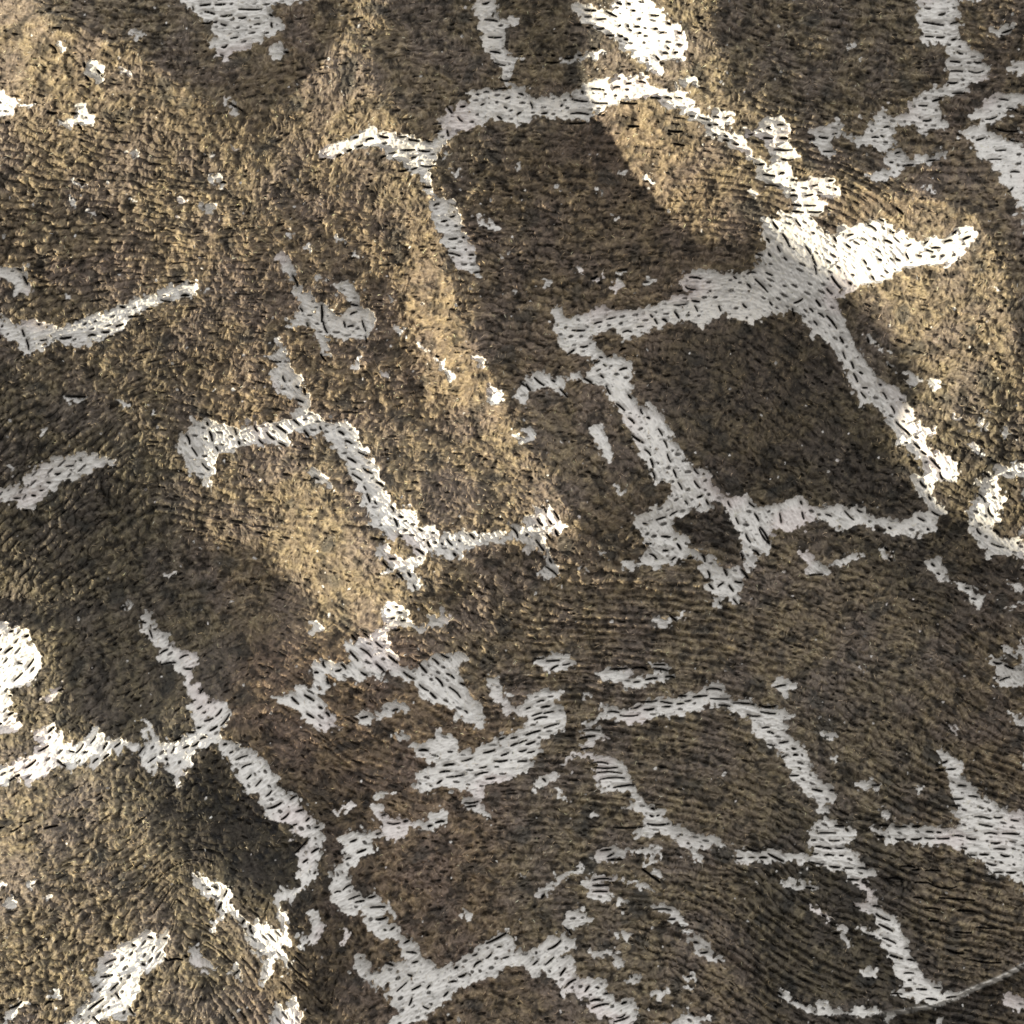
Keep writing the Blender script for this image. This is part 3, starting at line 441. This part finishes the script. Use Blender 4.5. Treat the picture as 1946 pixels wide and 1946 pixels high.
ragged = noise(3.2, 12)
mid_rag = noise(1.6, 5)
wx, wy = noise(3.6, 14) * 2.6, noise(3.6, 14) * 2.6
wx += noise(1.7, 6) * 1.3; wy += noise(1.7, 6) * 1.3
ci = np.floor(row_v * 1.5); cj = np.floor(row_u * 1.6 + hsh(ci, 0 * ci, 81.0))
jog = (hsh(cj, ci, 82.0) - 0.5) * 13.0        # the pattern steps from stitch to stitch
wx += jog * cs; wy += jog * sn
wsoft = blur(sample(white, PX + wx, PY + wy), 1.1) + (0.09 * ragged + 0.09 * mid_rag) * sm(0.01, 0.12, blur(white, 5))
wsoft = wsoft + 0.7 * sm(2.7, 3.1, noise(3.0, 13)) * (wsoft < 0.3)
wsoft = wsoft - 0.75 * sm(1.9, 2.6, noise(2.4, 9))
W = sm(0.16, 0.32, wsoft)                       # 1 on the ground weave, 0 on the pile
Wwide = blur(W, 9)

def lic(src, ang, steps, h):
    """smear noise along a direction field: brushed fibres"""
    dx, dy = np.cos(ang) * h, np.sin(ang) * h
    acc = src.copy(); ws = 1.0
    for sgn in (1, -1):
        x, y = PX.copy(), PY.copy()
        for k in range(1, steps + 1):
            x += sgn * sample(dx, x, y); y += sgn * sample(dy, x, y)
            w = 1 - k / (steps + 1.0)
            acc += w * sample(src, x, y); ws += w
    acc = acc / ws
    return ((acc - acc.mean()) / acc.std()).astype(np.float32)

wander = noise(9, 60) * 0.55
fib_f = lic(noise(0.8, 4), PH + 1.6 * wander, 3, 1.6)
fib_c = lic(noise(2.3, 8), PH + wander, 1, 2.4)

# ---------------------------------------------------------------- big folds: the cloth rises where the low sun catches it
CREST = [
 [(-400,-60),(64,0),(100,40),(180,75),(290,125),(340,165),(430,235),(520,200),(590,100),(600,-160),(740,-160),(735,0),(700,100),(720,190),(770,240),(800,275),(835,420),(852,520),(872,600),(925,700),(955,760),(990,830),(1040,900),(1075,960),(1105,1010),(1080,1045),(1040,1050),(900,1080),(830,1120),(770,1150),(735,1185),(650,1210),(600,1230),(520,1290),(440,1320),(320,1290),(200,1235),(60,1140),(-400,1100)],
 [(985,-160),(1000,60),(1045,130),(1100,200),(1150,250),(1175,300),(1250,400),(1330,490),(1290,545),(1400,600),(1500,590),(1570,690),(1640,790),(1700,900),(1790,990),(1850,1020),(1900,1090),(2400,1150),(2400,700),(1935,700),(1925,560),(1890,460),(1850,405),(1790,375),(1680,365),(1640,345),(1560,325),(1500,260),(1400,180),(1350,90),(1330,-160)],
 [(-400,1150),(60,1200),(240,1160),(300,1220),(360,1330),(390,1420),(380,1500),(420,1600),(440,1660),(540,1700),(570,1790),(550,2400),(-400,2400)],
]
LIGHT = [(20,40,1.2),(20,100,1.15),(90,140,1.0),(180,150,.9),(150,230,.8),(30,230,.75),(250,190,.7),(230,260,.65),(300,300,.65),(340,230,.75),(380,350,.55),(130,330,.5),(30,340,.45),(100,430,.3),(40,520,.25),(200,500,.28),(400,420,.45),(540,300,.5),(500,200,.45),(640,230,.85),(660,130,.65),(660,30,.55),(620,420,.25),(560,480,.12),(540,560,.1),(680,480,.15),(780,360,.55),(820,480,.8),(850,580,.95),
 (760,450,.45),(900,680,1.0),(960,780,.9),(1030,900,.85),(1070,980,.9),(820,850,.4),(900,930,.42),(700,650,.12),(640,540,.1),(600,640,.15),(700,780,.3),(450,620,.32),(260,640,.28),(60,640,.25),(80,760,.05),(100,900,.1),(300,780,.2),(440,830,.35),(620,820,.35),
 (500,960,.55),(420,960,.45),(620,1080,1.2),(690,1130,1.2),(560,1080,.95),(600,1020,1.0),(480,1040,.6),(480,1180,.45),(380,1120,.3),(250,1080,.1),(700,960,.45),(760,1060,.7),(860,1040,.6),(960,1010,.6),(600,1200,.55),(430,1260,.35),
 (1020,60,.75),(1080,80,.8),(1200,60,.9),(1280,130,.7),(1180,170,.75),(1200,290,.95),(1260,330,.85),(1330,300,.7),(1370,350,.55),(1300,430,.5),(1420,440,.3),(1440,260,.6),(1520,400,.85),(1500,500,.8),(1640,460,.9),(1600,380,.7),(1700,410,.95),(1800,430,1.0),(1840,480,.8),(1560,600,.8),(1700,580,.95),(1850,650,.8),(1780,720,.85),(1800,850,.6),(1650,740,.85),(1700,680,.9),(1850,560,.8),(1740,880,.7),(1900,820,.35),(1900,960,.6),(1400,560,.35),
 (20,1280,.75),(60,1380,.7),(20,1480,.7),(100,1440,.6),(10,1650,.7),(150,1600,.32),(300,1650,.28),(150,1750,.3),(230,1850,.55),(60,1880,.45),(420,1880,.35),(330,1560,.3),(200,1300,.05),(260,1200,.05),(330,1300,.3),(380,1390,.4),(480,1760,.75),(530,1800,.7),(440,1700,.7),(380,1780,.3)]
cm = np.zeros((N, N), np.float32)
for c in CREST:
    fill(cm, c, 1.0)
cm = blur(cm, 5)
lit = cm * value_field(LIGHT, 42) ** 1.4 * 1.1
# crumple: smaller wrinkles of the cloth, and the gathers at the lower right
wr = lic(noise(16, 60), PH, 7, 10)
slope = -0.56 + 1.30 * lit + 0.07 * wr * lit
lx, ly = math.cos(SUN_AZ), -math.sin(SUN_AZ)          # towards the sun, y down
Ls = KX[None] * lx + KY[:, None] * ly
Lp = -KX[None] * ly + KY[:, None] * lx
m0 = float(slope.mean())
Sh = np.fft.rfft2(slope - m0)
H = 1j * Ls * Sh / (Ls ** 2 + 0.04 * Lp ** 2 + (2e-4) ** 2 + 1e-12)
H[0, 0] = 0
big = np.fft.irfft2(H, s=(N, N)).astype(np.float32) - m0 * (PX * lx + PY * ly).astype(np.float32)
big -= big[100:-100, 100:-100].mean()

def ridge(pts, width, height, power=1.0):
    """a crease along a line"""
    best = np.full((N, N), 1e9, np.float32)
    pts = np.asarray(pts, float)
    for a, b in zip(pts[:-1], pts[1:]):
        lo = np.minimum(a, b) - 4 * width; hi = np.maximum(a, b) + 4 * width
        i0 = np.clip(((lo - X0) / STEP).astype(int), 0, N); i1 = np.clip(((hi - X0) / STEP).astype(int), 0, N)
        sl = (slice(i0[1], i1[1]), slice(i0[0], i1[0]))
        d = b - a; L2 = d @ d
        t = np.clip(((PX[sl] - a[0]) * d[0] + (PY[sl] - a[1]) * d[1]) / L2, 0, 1)
        dd = np.hypot(PX[sl] - a[0] - t * d[0], PY[sl] - a[1] - t * d[1])
        best[sl] = np.minimum(best[sl], dd)
    return height * np.exp(-(best / width) ** 2), best

big += ridge([(120,1960),(170,1912),(200,1885),(232,1855),(250,1835)], 7, 10)[0]
big -= ridge([(150,1965),(195,1912),(225,1880),(248,1855)], 4, 8)[0]
big += ridge([(1165,1571),(1225,1566)], 3, 5)[0]
big += ridge([(1258,577),(1290,568),(1330,563)], 6, 7)[0]
big -= ridge([(1180,1700),(1240,1750),(1300,1790),(1388,1826),(1450,1872),(1500,1915),(1540,1960)], 9, 11)[0]
big += ridge([(1210,1690),(1270,1740),(1330,1775),(1410,1815)], 9, 6)[0]
# the fold edge that runs up to the right at the bottom
edge_pts = np.array([(1600,1922),(1655,1929),(1710,1925),(1760,1916),(1810,1901),(1846,1885),(1880,1872),(1910,1860),(1952,1838),(2020,1800),(2110,1750)], float)
er, ed = ridge(edge_pts, 9, 16)
below = np.interp(PX, edge_pts[:, 0], edge_pts[:, 1])
side = sm(-4, 5, PY - below) * sm(1600, 1700, PX)
big += er * sm(1600, 1760, PX) - side * 34 * np.exp(-np.maximum(PY - below, 0) / 120)
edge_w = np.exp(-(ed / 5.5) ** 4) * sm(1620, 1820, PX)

# ---------------------------------------------------------------- stitches
pit = np.zeros((N, N), np.float32)
dim = np.zeros((N, N), np.float32)
def stitch(x1, y1, x2, y2, wid, dep):
    r = 10.0
    a0 = int((min(x1, x2) - r - X0) / STEP); a1 = int((max(x1, x2) + r - X0) / STEP) + 1
    b0 = int((min(y1, y2) - r - X0) / STEP); b1 = int((max(y1, y2) + r - X0) / STEP) + 1
    a0, b0 = max(a0, 0), max(b0, 0)
    xs, ys = PX[b0:b1, a0:a1], PY[b0:b1, a0:a1]
    if xs.size == 0:
        return
    dx, dy = x2 - x1, y2 - y1; L2 = dx * dx + dy * dy + 1e-6
    # a slightly bowed slit with pointed ends
    t = np.clip(((xs - x1) * dx + (ys - y1) * dy) / L2, 0, 1)
    bow = rng.normal(0, 0.05) * math.sqrt(L2) * 4 * t * (1 - t)
    nx, ny = -dy / math.sqrt(L2), dx / math.sqrt(L2)
    d = np.hypot(xs - x1 - t * dx - bow * nx, ys - y1 - t * dy - bow * ny)
    w = wid * (0.65 + 0.35 * np.sin(np.pi * np.clip(t, 0.0, 1)))
    pit[b0:b1, a0:a1] = np.maximum(pit[b0:b1, a0:a1], dep * sm(w + 0.9, w - 0.9, d))
    # the thread beside the slit rolls down into it
    off = (xs - x1 - t * dx) * nx + (ys - y1 - t * dy) * ny
    dim[b0:b1, a0:a1] = np.maximum(dim[b0:b1, a0:a1], np.exp(-(d / (3.6 + 1.4 * (off < 0))) ** 2))

for (ox, oy), txt in DASH.items():
    for s in txt.split():
        x1, y1, x2, y2 = [float(v) / 3.864 for v in s.split(',')]
        stitch(x1 + ox, y1 + oy, x2 + ox, y2 + oy, rng.uniform(1.3, 2.3), 1.0)

# smaller stitches between them, set out along the rows of the weave
def lattice(su, sv, keep, wlen, wwid, seed):
    v = row_v * sv; iv = np.floor(v)
    u = row_u * su + hsh(iv, 0 * iv, seed); iu = np.floor(u)
    on = hsh(iu, iv, seed + 1) < keep
    cu = 0.5 + 0.3 * (hsh(iu, iv, seed + 2) - 0.5); cv = 0.5 + 0.35 * (hsh(iu, iv, seed + 3) - 0.5)
    lw = wlen * (0.6 + 0.8 * hsh(iu, iv, seed + 4))
    q = ((u - iu - cu) / lw) ** 2 + ((v - iv - cv + 0.15 * (u - iu - 0.5)) / wwid) ** 2
    return on * sm(1.25, 0.65, q)
near = blur(np.clip(dim * 1.5, 0, 1), 5)
small = lattice(1.5, 1.2, 0.62, 0.22, 0.16, 3.0) * sm(0.35, 0.1, near) * sm(0.5, 0.9, Wwide)
tiny = lattice(2.4, 2.0, 0.35, 0.17, 0.16, 11.0) * sm(0.6, 0.95, Wwide)

# ---------------------------------------------------------------- relief
P = 1 - W
# chenille tufts: rounded clumps along the rows, dark gaps between them
cv = row_v * 1.05 + 0.25 * noise(14, 60); cu = row_u * 1.25 + 0.3 * noise(14, 60)
iv = np.floor(cv); uu = cu + 0.38 * iv + 0.25 * hsh(iv, 0 * iv, 21.0); iu = np.floor(uu)
fu, fv = uu - iu - 0.5, cv - iv - 0.5
tuft = np.clip(1 - (fu / 0.56) ** 2 - (fv / 0.55) ** 2, 0, 1) ** 0.5
trand = blur(hsh(iu, iv, 22.0), 2.2)
ord_f = (1 - 0.45 * np.clip(lit, 0, 1)) * (0.22 + 0.75 * value_field([(100,1000,.9),(150,300,.8),(80,450,.9),(300,1250,.7),(1800,1750,1.0),(1850,1650,1.0),(1500,1800,.9),(1450,720,.6),(1550,850,.6),(1850,850,.8),(1150,350,.5),(1100,480,.7),(950,600,.5),(1250,1300,.6),(600,850,.15),(700,700,.15),(550,1080,.2),(650,250,.1),(650,100,.1),(300,650,.2),(450,1000,.3),(1300,300,.25),(1700,400,.3),(450,1600,.2),(600,1850,.3),(850,1650,.4),(700,1450,.3),(1300,1450,.4),(200,1650,.5),(1600,100,.4),(850,100,.4),(1700,1250,.5),(1900,300,.4)], 90))
clump = noise(6.5, 26); clump2 = noise(3.0, 10); big_cl = noise(20, 70)
gaps = lattice(0.95, 1.0, 0.40, 0.24, 0.13, 31.0) + lattice(1.6, 1.7, 0.22, 0.22, 0.17, 47.0)
gaps = np.clip(gaps, 0, 1) * sm(-0.6, 0.9, noise(12, 50) + 0.7 * ord_f)
rib = value_field([(1800,1750,1),(1850,1850,1),(1750,1650,.8),(1900,1650,1),(1600,1850,.8),(1500,1800,.7),(1450,1650,.5),(1250,1270,1),(1150,1230,1),(1350,1260,.7),(1080,1370,.9),(950,1400,.6),(1150,1480,.7),(1300,1420,.5),(1100,1650,.4),(850,1850,.3),
   (1000,1100,.1),(700,1300,.3),(1600,1250,.2),(1500,1500,.2),(1450,750,0),(1100,400,.1),(900,700,0),(600,600,0),(100,1000,.35),(300,1300,.1),(150,1700,.15),(200,400,0),(800,200,0),(1300,100,0),(1700,100,.3),(1850,250,.6),(1750,650,.1),(1500,350,.6),(1250,1800,.2),(850,1650,.1),(500,1550,0),(1850,1250,.4)], 65)
ribw = np.cos(2 * np.pi * (row_v * 1.15 + 0.12 * noise(16, 70)))
pile_h = (10 + 2.0 * big_cl + 1.5 * clump + 1.0 * clump2 + 0.7 * fib_c + 0.75 * fib_f + 0.35 * noise(1.0, 3.0) + 4.2 * rib * ribw
          + ord_f * (12.0 * (tuft - 0.5) + 3.0 * (trand - 0.5)) - 8.0 * gaps)
weave_u = np.cos(row_v * 2 * np.pi); weave_f = lic(noise(1.0, 4), TH, 3, 2.0)
ground_h = (0.9 * noise(9, 30) + 1.0 * weave_f + 0.5 * noise(1.6, 5) + 0.8 * weave_u + 1.6 * rib * np.cos(2 * np.pi * row_v * 1.15)
            + 8.0 * (1 - sm(0.15, 0.65, Wwide)) - 9.0 * dim - 9.0 * small - 2.6 * tiny)
edge_soft = sm(0.14, 0.5, wsoft)
big += rib * 5.5 * np.cos(2 * np.pi * (row_v / 4.2 + 0.25 * noise(45, 150))) * (1 - 0.7 * np.clip(lit, 0, 1))
relief = ground_h * edge_soft + pile_h * (1 - edge_soft)
relief -= pit * (15 + 10 * P)
Z = big + relief

# ---------------------------------------------------------------- fibre and thread colours (dyed yarns, partly darkened with painted shade)
def c3(*v):
    return np.array(v, np.float32)
base = c3(.172, .138, .100); gold = c3(.350, .285, .178); dark = c3(.030, .026, .022); mauve = c3(.168, .137, .119); slate = c3(.062, .059, .053)
t1 = sm(-1.0, 1.8, fib_c * 0.5 + noise(5, 22) * 0.9)
t2 = sm(0.1, 1.5, noise(9, 36) * 0.6 - clump * 0.45 + noise(3.2, 12) * 0.55 - 0.25 * fib_c)
t5 = sm(1.0, 2.6, noise(3.0, 11) + 0.5 * clump2)
t3 = sm(-0.6, 1.4, noise(24, 110))
t4 = sm(1.0, 2.2, noise(13, 45))
col = base[None, None] * (1 - t1[..., None] * 0.55) + gold[None, None] * (t1[..., None] * 0.55)
col = col * (1 - 0.75 * t3[..., None]) + mauve * 0.75 * t3[..., None]
col = col * (1 - 0.78 * t2[..., None]) + dark * 0.78 * t2[..., None]
col = col * (1 - 0.6 * t5[..., None]) + c3(.31, .255, .18) * 0.6 * t5[..., None]
col = col * (1 - 0.7 * t4[..., None]) + slate * 0.7 * t4[..., None]
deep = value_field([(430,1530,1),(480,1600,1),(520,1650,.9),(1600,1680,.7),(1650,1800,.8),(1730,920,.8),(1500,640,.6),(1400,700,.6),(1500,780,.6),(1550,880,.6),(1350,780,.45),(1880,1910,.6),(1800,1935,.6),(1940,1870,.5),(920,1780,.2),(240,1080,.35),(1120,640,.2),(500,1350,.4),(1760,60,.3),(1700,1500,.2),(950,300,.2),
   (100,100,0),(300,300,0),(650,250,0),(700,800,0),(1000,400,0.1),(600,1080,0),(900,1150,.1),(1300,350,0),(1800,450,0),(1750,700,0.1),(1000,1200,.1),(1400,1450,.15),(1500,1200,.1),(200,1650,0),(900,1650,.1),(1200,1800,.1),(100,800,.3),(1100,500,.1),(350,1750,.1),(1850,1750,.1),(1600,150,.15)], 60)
col *= (1 - np.clip(0.62 * deep, 0, .6)[..., None])  # darker yarn by region, with shade beyond the fold edge painted in
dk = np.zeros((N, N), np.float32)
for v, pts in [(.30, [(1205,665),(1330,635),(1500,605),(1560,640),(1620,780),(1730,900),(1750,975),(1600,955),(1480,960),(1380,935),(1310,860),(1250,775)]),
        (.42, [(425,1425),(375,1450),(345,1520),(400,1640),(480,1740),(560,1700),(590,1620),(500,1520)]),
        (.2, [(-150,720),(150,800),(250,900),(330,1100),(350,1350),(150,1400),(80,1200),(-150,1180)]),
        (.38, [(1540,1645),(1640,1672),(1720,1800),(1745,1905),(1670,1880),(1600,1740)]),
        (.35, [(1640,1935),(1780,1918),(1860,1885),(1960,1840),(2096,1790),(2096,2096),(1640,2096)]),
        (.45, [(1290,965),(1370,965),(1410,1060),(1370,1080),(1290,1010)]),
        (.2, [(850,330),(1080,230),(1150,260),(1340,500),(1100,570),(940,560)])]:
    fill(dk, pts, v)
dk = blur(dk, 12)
col *= (1 - dk)[..., None]  # darker yarn patches; fold-valley shade and shade past the edge painted into them
streak = lic(noise(4.5, 15), PH, 6, 6)
col *= np.clip(1 + 0.11 * streak, 0.4, 1.8)[..., None]
red = value_field([(620,1380,1),(600,1480,1),(700,1440,.8),(760,1680,.9),(850,1620,.8),(850,1780,.6),(700,1780,.5),(1300,700,.3),(1100,450,.3),(500,650,.3),(350,600,.3),
   (100,100,0),(300,300,0),(900,150,0),(1500,100,0),(100,1000,0),(250,1300,0),(200,1700,0),(1000,1100,.1),(1300,1450,0),(1700,1700,0),(1750,700,0),(1500,1150,0),(1050,1650,0),(600,1050,0),(480,1600,0)], 60)[..., None]
green = value_field([(60,800,.7),(100,920,1),(120,1050,1),(200,1180,.9),(300,1300,.8),(450,1530,.9),(520,1640,.9),(470,1780,.6),(1600,1700,.9),(1650,1800,.7),(1480,640,.6),(1560,760,.5),(1700,900,.6),(200,1760,.4),(1560,1390,.5),(1250,1730,.3),
   (600,1350,0),(100,300,0),(600,300,0),(900,400,0),(1200,500,0),(700,800,0),(700,1700,0),(1300,1450,.2),(1500,1150,.1),(1850,1700,0),(1700,500,.1),(1000,1150,0),(550,1050,0)], 60)[..., None]
col = col * (1 - red * (1 - c3(1.02, .92, .88))) 
col = col * (1 - green * (1 - c3(.86, .91, .93)))
col *= (1 + 0.16 * fib_f + 0.08 * clump2 + 0.10 * noise(0.8, 2.4))[..., None]
col = np.clip(col, 0.012, 0.6)
whitec = c3(.77, .755, .73)[None, None] * (1 - 0.16 * sm(0.3, 2.2, noise(7, 26)) + 0.03 * noise(3, 9) + 0.05 * weave_f)[..., None]
lilac = sm(0.5, 2, noise(30, 120))[..., None]
whitec = whitec * (1 - lilac) + whitec * c3(1.0, .955, .965) * lilac
gap_shade = c3(.035, .030, .026)                     # painted shade for slits, tuft gaps and rib troughs
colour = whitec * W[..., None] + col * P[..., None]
rust = np.clip(4 * W * P, 0, 1)[..., None] * sm(0.2, 1.6, noise(10, 40))[..., None] * 0.5
colour = colour * (1 - rust) + c3(.33, .20, .10) * rust
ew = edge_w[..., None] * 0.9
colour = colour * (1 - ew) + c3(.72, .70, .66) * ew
pk = sm(0.25, 0.8, pit)[..., None]
colour = colour * (1 - pk) + gap_shade * pk  # shade inside the slits put into the colour
gk = np.clip(0.8 * gaps + 0.75 * ord_f * sm(0.42, 0.0, tuft) + 0.55 * rib * sm(-0.2, -1.0, ribw), 0, 0.85)
gk = (gk * P * sm(-1.2, 0.8, noise(8, 30)))[..., None]
colour = colour * (1 - gk) + gap_shade * gk  # shade between tufts and in rib troughs painted into the pile
sk = np.clip(small * 0.85 + tiny * 0.4, 0, 1)[..., None] * W[..., None]
colour = colour * (1 - sk) + c3(.17, .16, .15) * sk  # small stitch dimples painted grey for the shade in them
colour = np.clip(colour, 0.01, 0.85).astype(np.float32)

# ---------------------------------------------------------------- materials
def cloth_material(name, rough, sheen, spec, tint):
    m = bpy.data.materials.new(name); m.use_nodes = True
    nt = m.node_tree; b = nt.nodes['Principled BSDF']
    at = nt.nodes.new('ShaderNodeAttribute'); at.attribute_name = 'yarn'
    nz = nt.nodes.new('ShaderNodeTexNoise'); nz.inputs['Scale'].default_value = 2600; nz.inputs['Detail'].default_value = 3
    tc = nt.nodes.new('ShaderNodeTexCoord')
    nt.links.new(tc.outputs['Object'], nz.inputs['Vector'])
    mr = nt.nodes.new('ShaderNodeMapRange'); mr.inputs['To Min'].default_value = 1 - tint; mr.inputs['To Max'].default_value = 1 + tint
    nt.links.new(nz.outputs['Fac'], mr.inputs['Value'])
    mx = nt.nodes.new('ShaderNodeVectorMath'); mx.operation = 'SCALE'
    nt.links.new(at.outputs['Color'], mx.inputs[0]); nt.links.new(mr.outputs['Result'], mx.inputs['Scale'])
    nt.links.new(mx.outputs[0], b.inputs['Base Color'])
    b.inputs['Roughness'].default_value = rough
    b.inputs['Specular IOR Level'].default_value = spec
    b.inputs['Sheen Weight'].default_value = sheen
    b.inputs['Sheen Roughness'].default_value = 0.4
    return m

mat_ground = cloth_material('white_weave', 0.85, 0.0, 0.2, 0.04)
mat_pile = cloth_material('brown_chenille', 0.75, 0.12, 0.25, 0.18)
mat_fuzz = cloth_material('loose_fibre', 0.38, 0.0, 0.5, 0.05)

# ---------------------------------------------------------------- the cloth
root = bpy.data.objects.new('patterned_cloth', None)
scene.collection.objects.link(root)
root.empty_display_size = 0.02
root['label'] = 'creased brocade cloth of fuzzy brown and gold chenille patches over white stitched weave'
root['category'] = 'fabric'

def mesh_from(name, idx_faces, parent, mat, kind=None):
    used = np.unique(idx_faces)
    remap = np.full(N * N, -1, np.int32); remap[used] = np.arange(len(used), dtype=np.int32)
    co = np.empty((len(used), 3), np.float32)
    co[:, 0] = (PX.ravel()[used] - 973) * U
    co[:, 1] = (973 - PY.ravel()[used]) * U
    co[:, 2] = Z.ravel()[used] * U
    me = bpy.data.meshes.new(name)
    me.vertices.add(len(used)); me.vertices.foreach_set('co', co.ravel())
    nf = len(idx_faces)
    me.loops.add(nf * 4); me.loops.foreach_set('vertex_index', remap[idx_faces].ravel())
    me.polygons.add(nf)
    me.polygons.foreach_set('loop_start', np.arange(nf, dtype=np.int32) * 4)
    me.polygons.foreach_set('use_smooth', np.ones(nf, bool))
    me.update(calc_edges=True)
    ca = me.color_attributes.new('yarn', 'FLOAT_COLOR', 'POINT')
    rgba = np.ones((len(used), 4), np.float32); rgba[:, :3] = colour.reshape(-1, 3)[used]
    ca.data.foreach_set('color', rgba.ravel())
    me.materials.append(mat)
    o = bpy.data.objects.new(name, me); scene.collection.objects.link(o); o.parent = parent
    if kind: o['kind'] = kind
    return o

ii = np.arange(N * N, dtype=np.int32).reshape(N, N)
quads = np.stack([ii[1:, :-1], ii[1:, 1:], ii[:-1, 1:], ii[:-1, :-1]], -1).reshape(-1, 4)
fw = (W[:-1, :-1] + W[1:, 1:] + W[1:, :-1] + W[:-1, 1:]).ravel() * 0.25
ground = mesh_from('ground_weave', quads[fw > 0.5], root, mat_ground)
pile = mesh_from('chenille_pile', quads[fw <= 0.5], root, mat_pile)

# ---------------------------------------------------------------- loose fibres standing out of the pile
def fibres(name, n, lmin, lmax, wid, lift, bright, seed, curl, on_pile=True):
    r = np.random.default_rng(seed)
    k = int(n * 1.7)
    x = r.uniform(-60, 2006, k); y = r.uniform(-60, 2006, k)
    pw = sample(P, x, y)
    ok = (pw > 0.6) if on_pile else (pw < 0.4)
    x, y = x[ok][:n], y[ok][:n]; n = len(x)
    ang = sample(PH, x, y) + r.normal(0, curl, n)
    ang += np.where(r.random(n) < 0.5, np.pi, 0)
    L = r.uniform(lmin, lmax, n); turn = r.normal(0, 0.9, n)
    S = 4
    pts = np.empty((n, S, 3)); zc = sample(Z, x, y)
    cx, cy, a = x.copy(), y.copy(), ang.copy()
    hz = r.uniform(0.3, 1.0, n) * lift
    for s in range(S):
        f = s / (S - 1)
        pts[:, s, 0] = cx; pts[:, s, 1] = cy
        surf = sample(Z, cx, cy)
        base_z = 0.35 * zc + 0.65 * surf
        pts[:, s, 2] = np.maximum(base_z, surf - 0.5) + hz * math.sin(math.pi * min(1, 0.15 + 0.7 * f)) - 0.6
        cx = cx + np.cos(a) * L / (S - 1); cy = cy + np.sin(a) * L / (S - 1); a = a + turn / (S - 1)
    d = np.gradient(pts, axis=1)
    # ribbons with a random roll round their own length, so they glint one by one
    nrm = np.stack([-d[..., 1], d[..., 0], 0 * d[..., 0]], -1)
    nrm /= np.linalg.norm(nrm, axis=-1, keepdims=True) + 1e-9
    roll = r.uniform(-0.9, 0.9, n)[:, None, None]
    up = np.zeros_like(nrm); up[..., 2] = 1
    wdir = nrm * np.cos(roll) + up * np.sin(roll)
    taper = np.array([1, .95, .8, .25])[None, :, None]
    ww = wid * r.uniform(0.6, 1.3, n)[:, None, None] * taper * 0.5
    v = np.stack([pts - wdir * ww, pts + wdir * ww], 2).reshape(-1, 3).astype(np.float32)
    co = np.empty_like(v); co[:, 0] = (v[:, 0] - 973) * U; co[:, 1] = (973 - v[:, 1]) * U; co[:, 2] = v[:, 2] * U
    b = (np.arange(n, dtype=np.int32) * S * 2)[:, None]
    f = np.concatenate([np.stack([b[:, 0] + 2 * s, b[:, 0] + 2 * s + 1, b[:, 0] + 2 * s + 3, b[:, 0] + 2 * s + 2], -1)[:, None] for s in range(S - 1)], 1).reshape(-1, 4)
    me = bpy.data.meshes.new(name)
    me.vertices.add(len(co)); me.vertices.foreach_set('co', co.ravel())
    me.loops.add(len(f) * 4); me.loops.foreach_set('vertex_index', f.ravel().astype(np.int32))
    me.polygons.add(len(f)); me.polygons.foreach_set('loop_start', np.arange(len(f), dtype=np.int32) * 4)
    me.polygons.foreach_set('use_smooth', np.ones(len(f), bool))
    me.update(calc_edges=True)
    cc = np.stack([sample(colour[..., i], x, y) for i in range(3)], -1)
    tone = r.uniform(bright[0], bright[1], n)[:, None]
    tint = c3(1.08, 1.0, .86)[None]
    cc = np.clip(cc * tone * tint, 0.01, 0.75)
    rgba = np.ones((n, S * 2, 4), np.float32); rgba[..., :3] = cc[:, None]
    ca = me.color_attributes.new('yarn', 'FLOAT_COLOR', 'POINT'); ca.data.foreach_set('color', rgba.ravel())
    me.materials.append(mat_fuzz)
    o = bpy.data.objects.new(name, me); scene.collection.objects.link(o)
    o['kind'] = 'stuff'
    return o

P = P * (1 - edge_w)
fz = fibres('loose_fibres', 260000, 2.5, 7, 0.62, 2.2, (0.6, 1.4), 3, 1.3)
gl = fibres('glint_fibres', 9000, 3, 9, 0.75, 4.5, (2.5, 5.5), 9, 1.2)  # sparkle put into the colour: same fibre material, much brighter tone
gl.parent = pile
fz.parent = pile
wf = fibres('stray_fibres', 9000, 5, 16, 0.8, 2.0, (0.85, 1.1), 5, 1.2, on_pile=False)
wf.parent = ground

# ---------------------------------------------------------------- what the cloth lies on
import bmesh
bm = bmesh.new()
bmesh.ops.create_grid(bm, x_segments=1, y_segments=1, size=0.6)
me = bpy.data.meshes.new('surface'); bm.to_mesh(me); bm.free()
surf = bpy.data.objects.new('surface', me); scene.collection.objects.link(surf)
surf.location = (0, 0, float(Z.min()) * U - 0.004)
surf['kind'] = 'structure'
m = bpy.data.materials.new('plain_seat_fabric'); m.use_nodes = True
b = m.node_tree.nodes['Principled BSDF']; b.inputs['Roughness'].default_value = 0.9
nz = m.node_tree.nodes.new('ShaderNodeTexNoise'); nz.inputs['Scale'].default_value = 300
cr = m.node_tree.nodes.new('ShaderNodeValToRGB')
cr.color_ramp.elements[0].color = (.10, .075, .05, 1); cr.color_ramp.elements[1].color = (.19, .145, .10, 1)
m.node_tree.links.new(nz.outputs['Fac'], cr.inputs['Fac']); m.node_tree.links.new(cr.outputs['Color'], b.inputs['Base Color'])
me.materials.append(m)
print('Z range', float(Z.min()), float(Z.max()), 'verts', N * N)
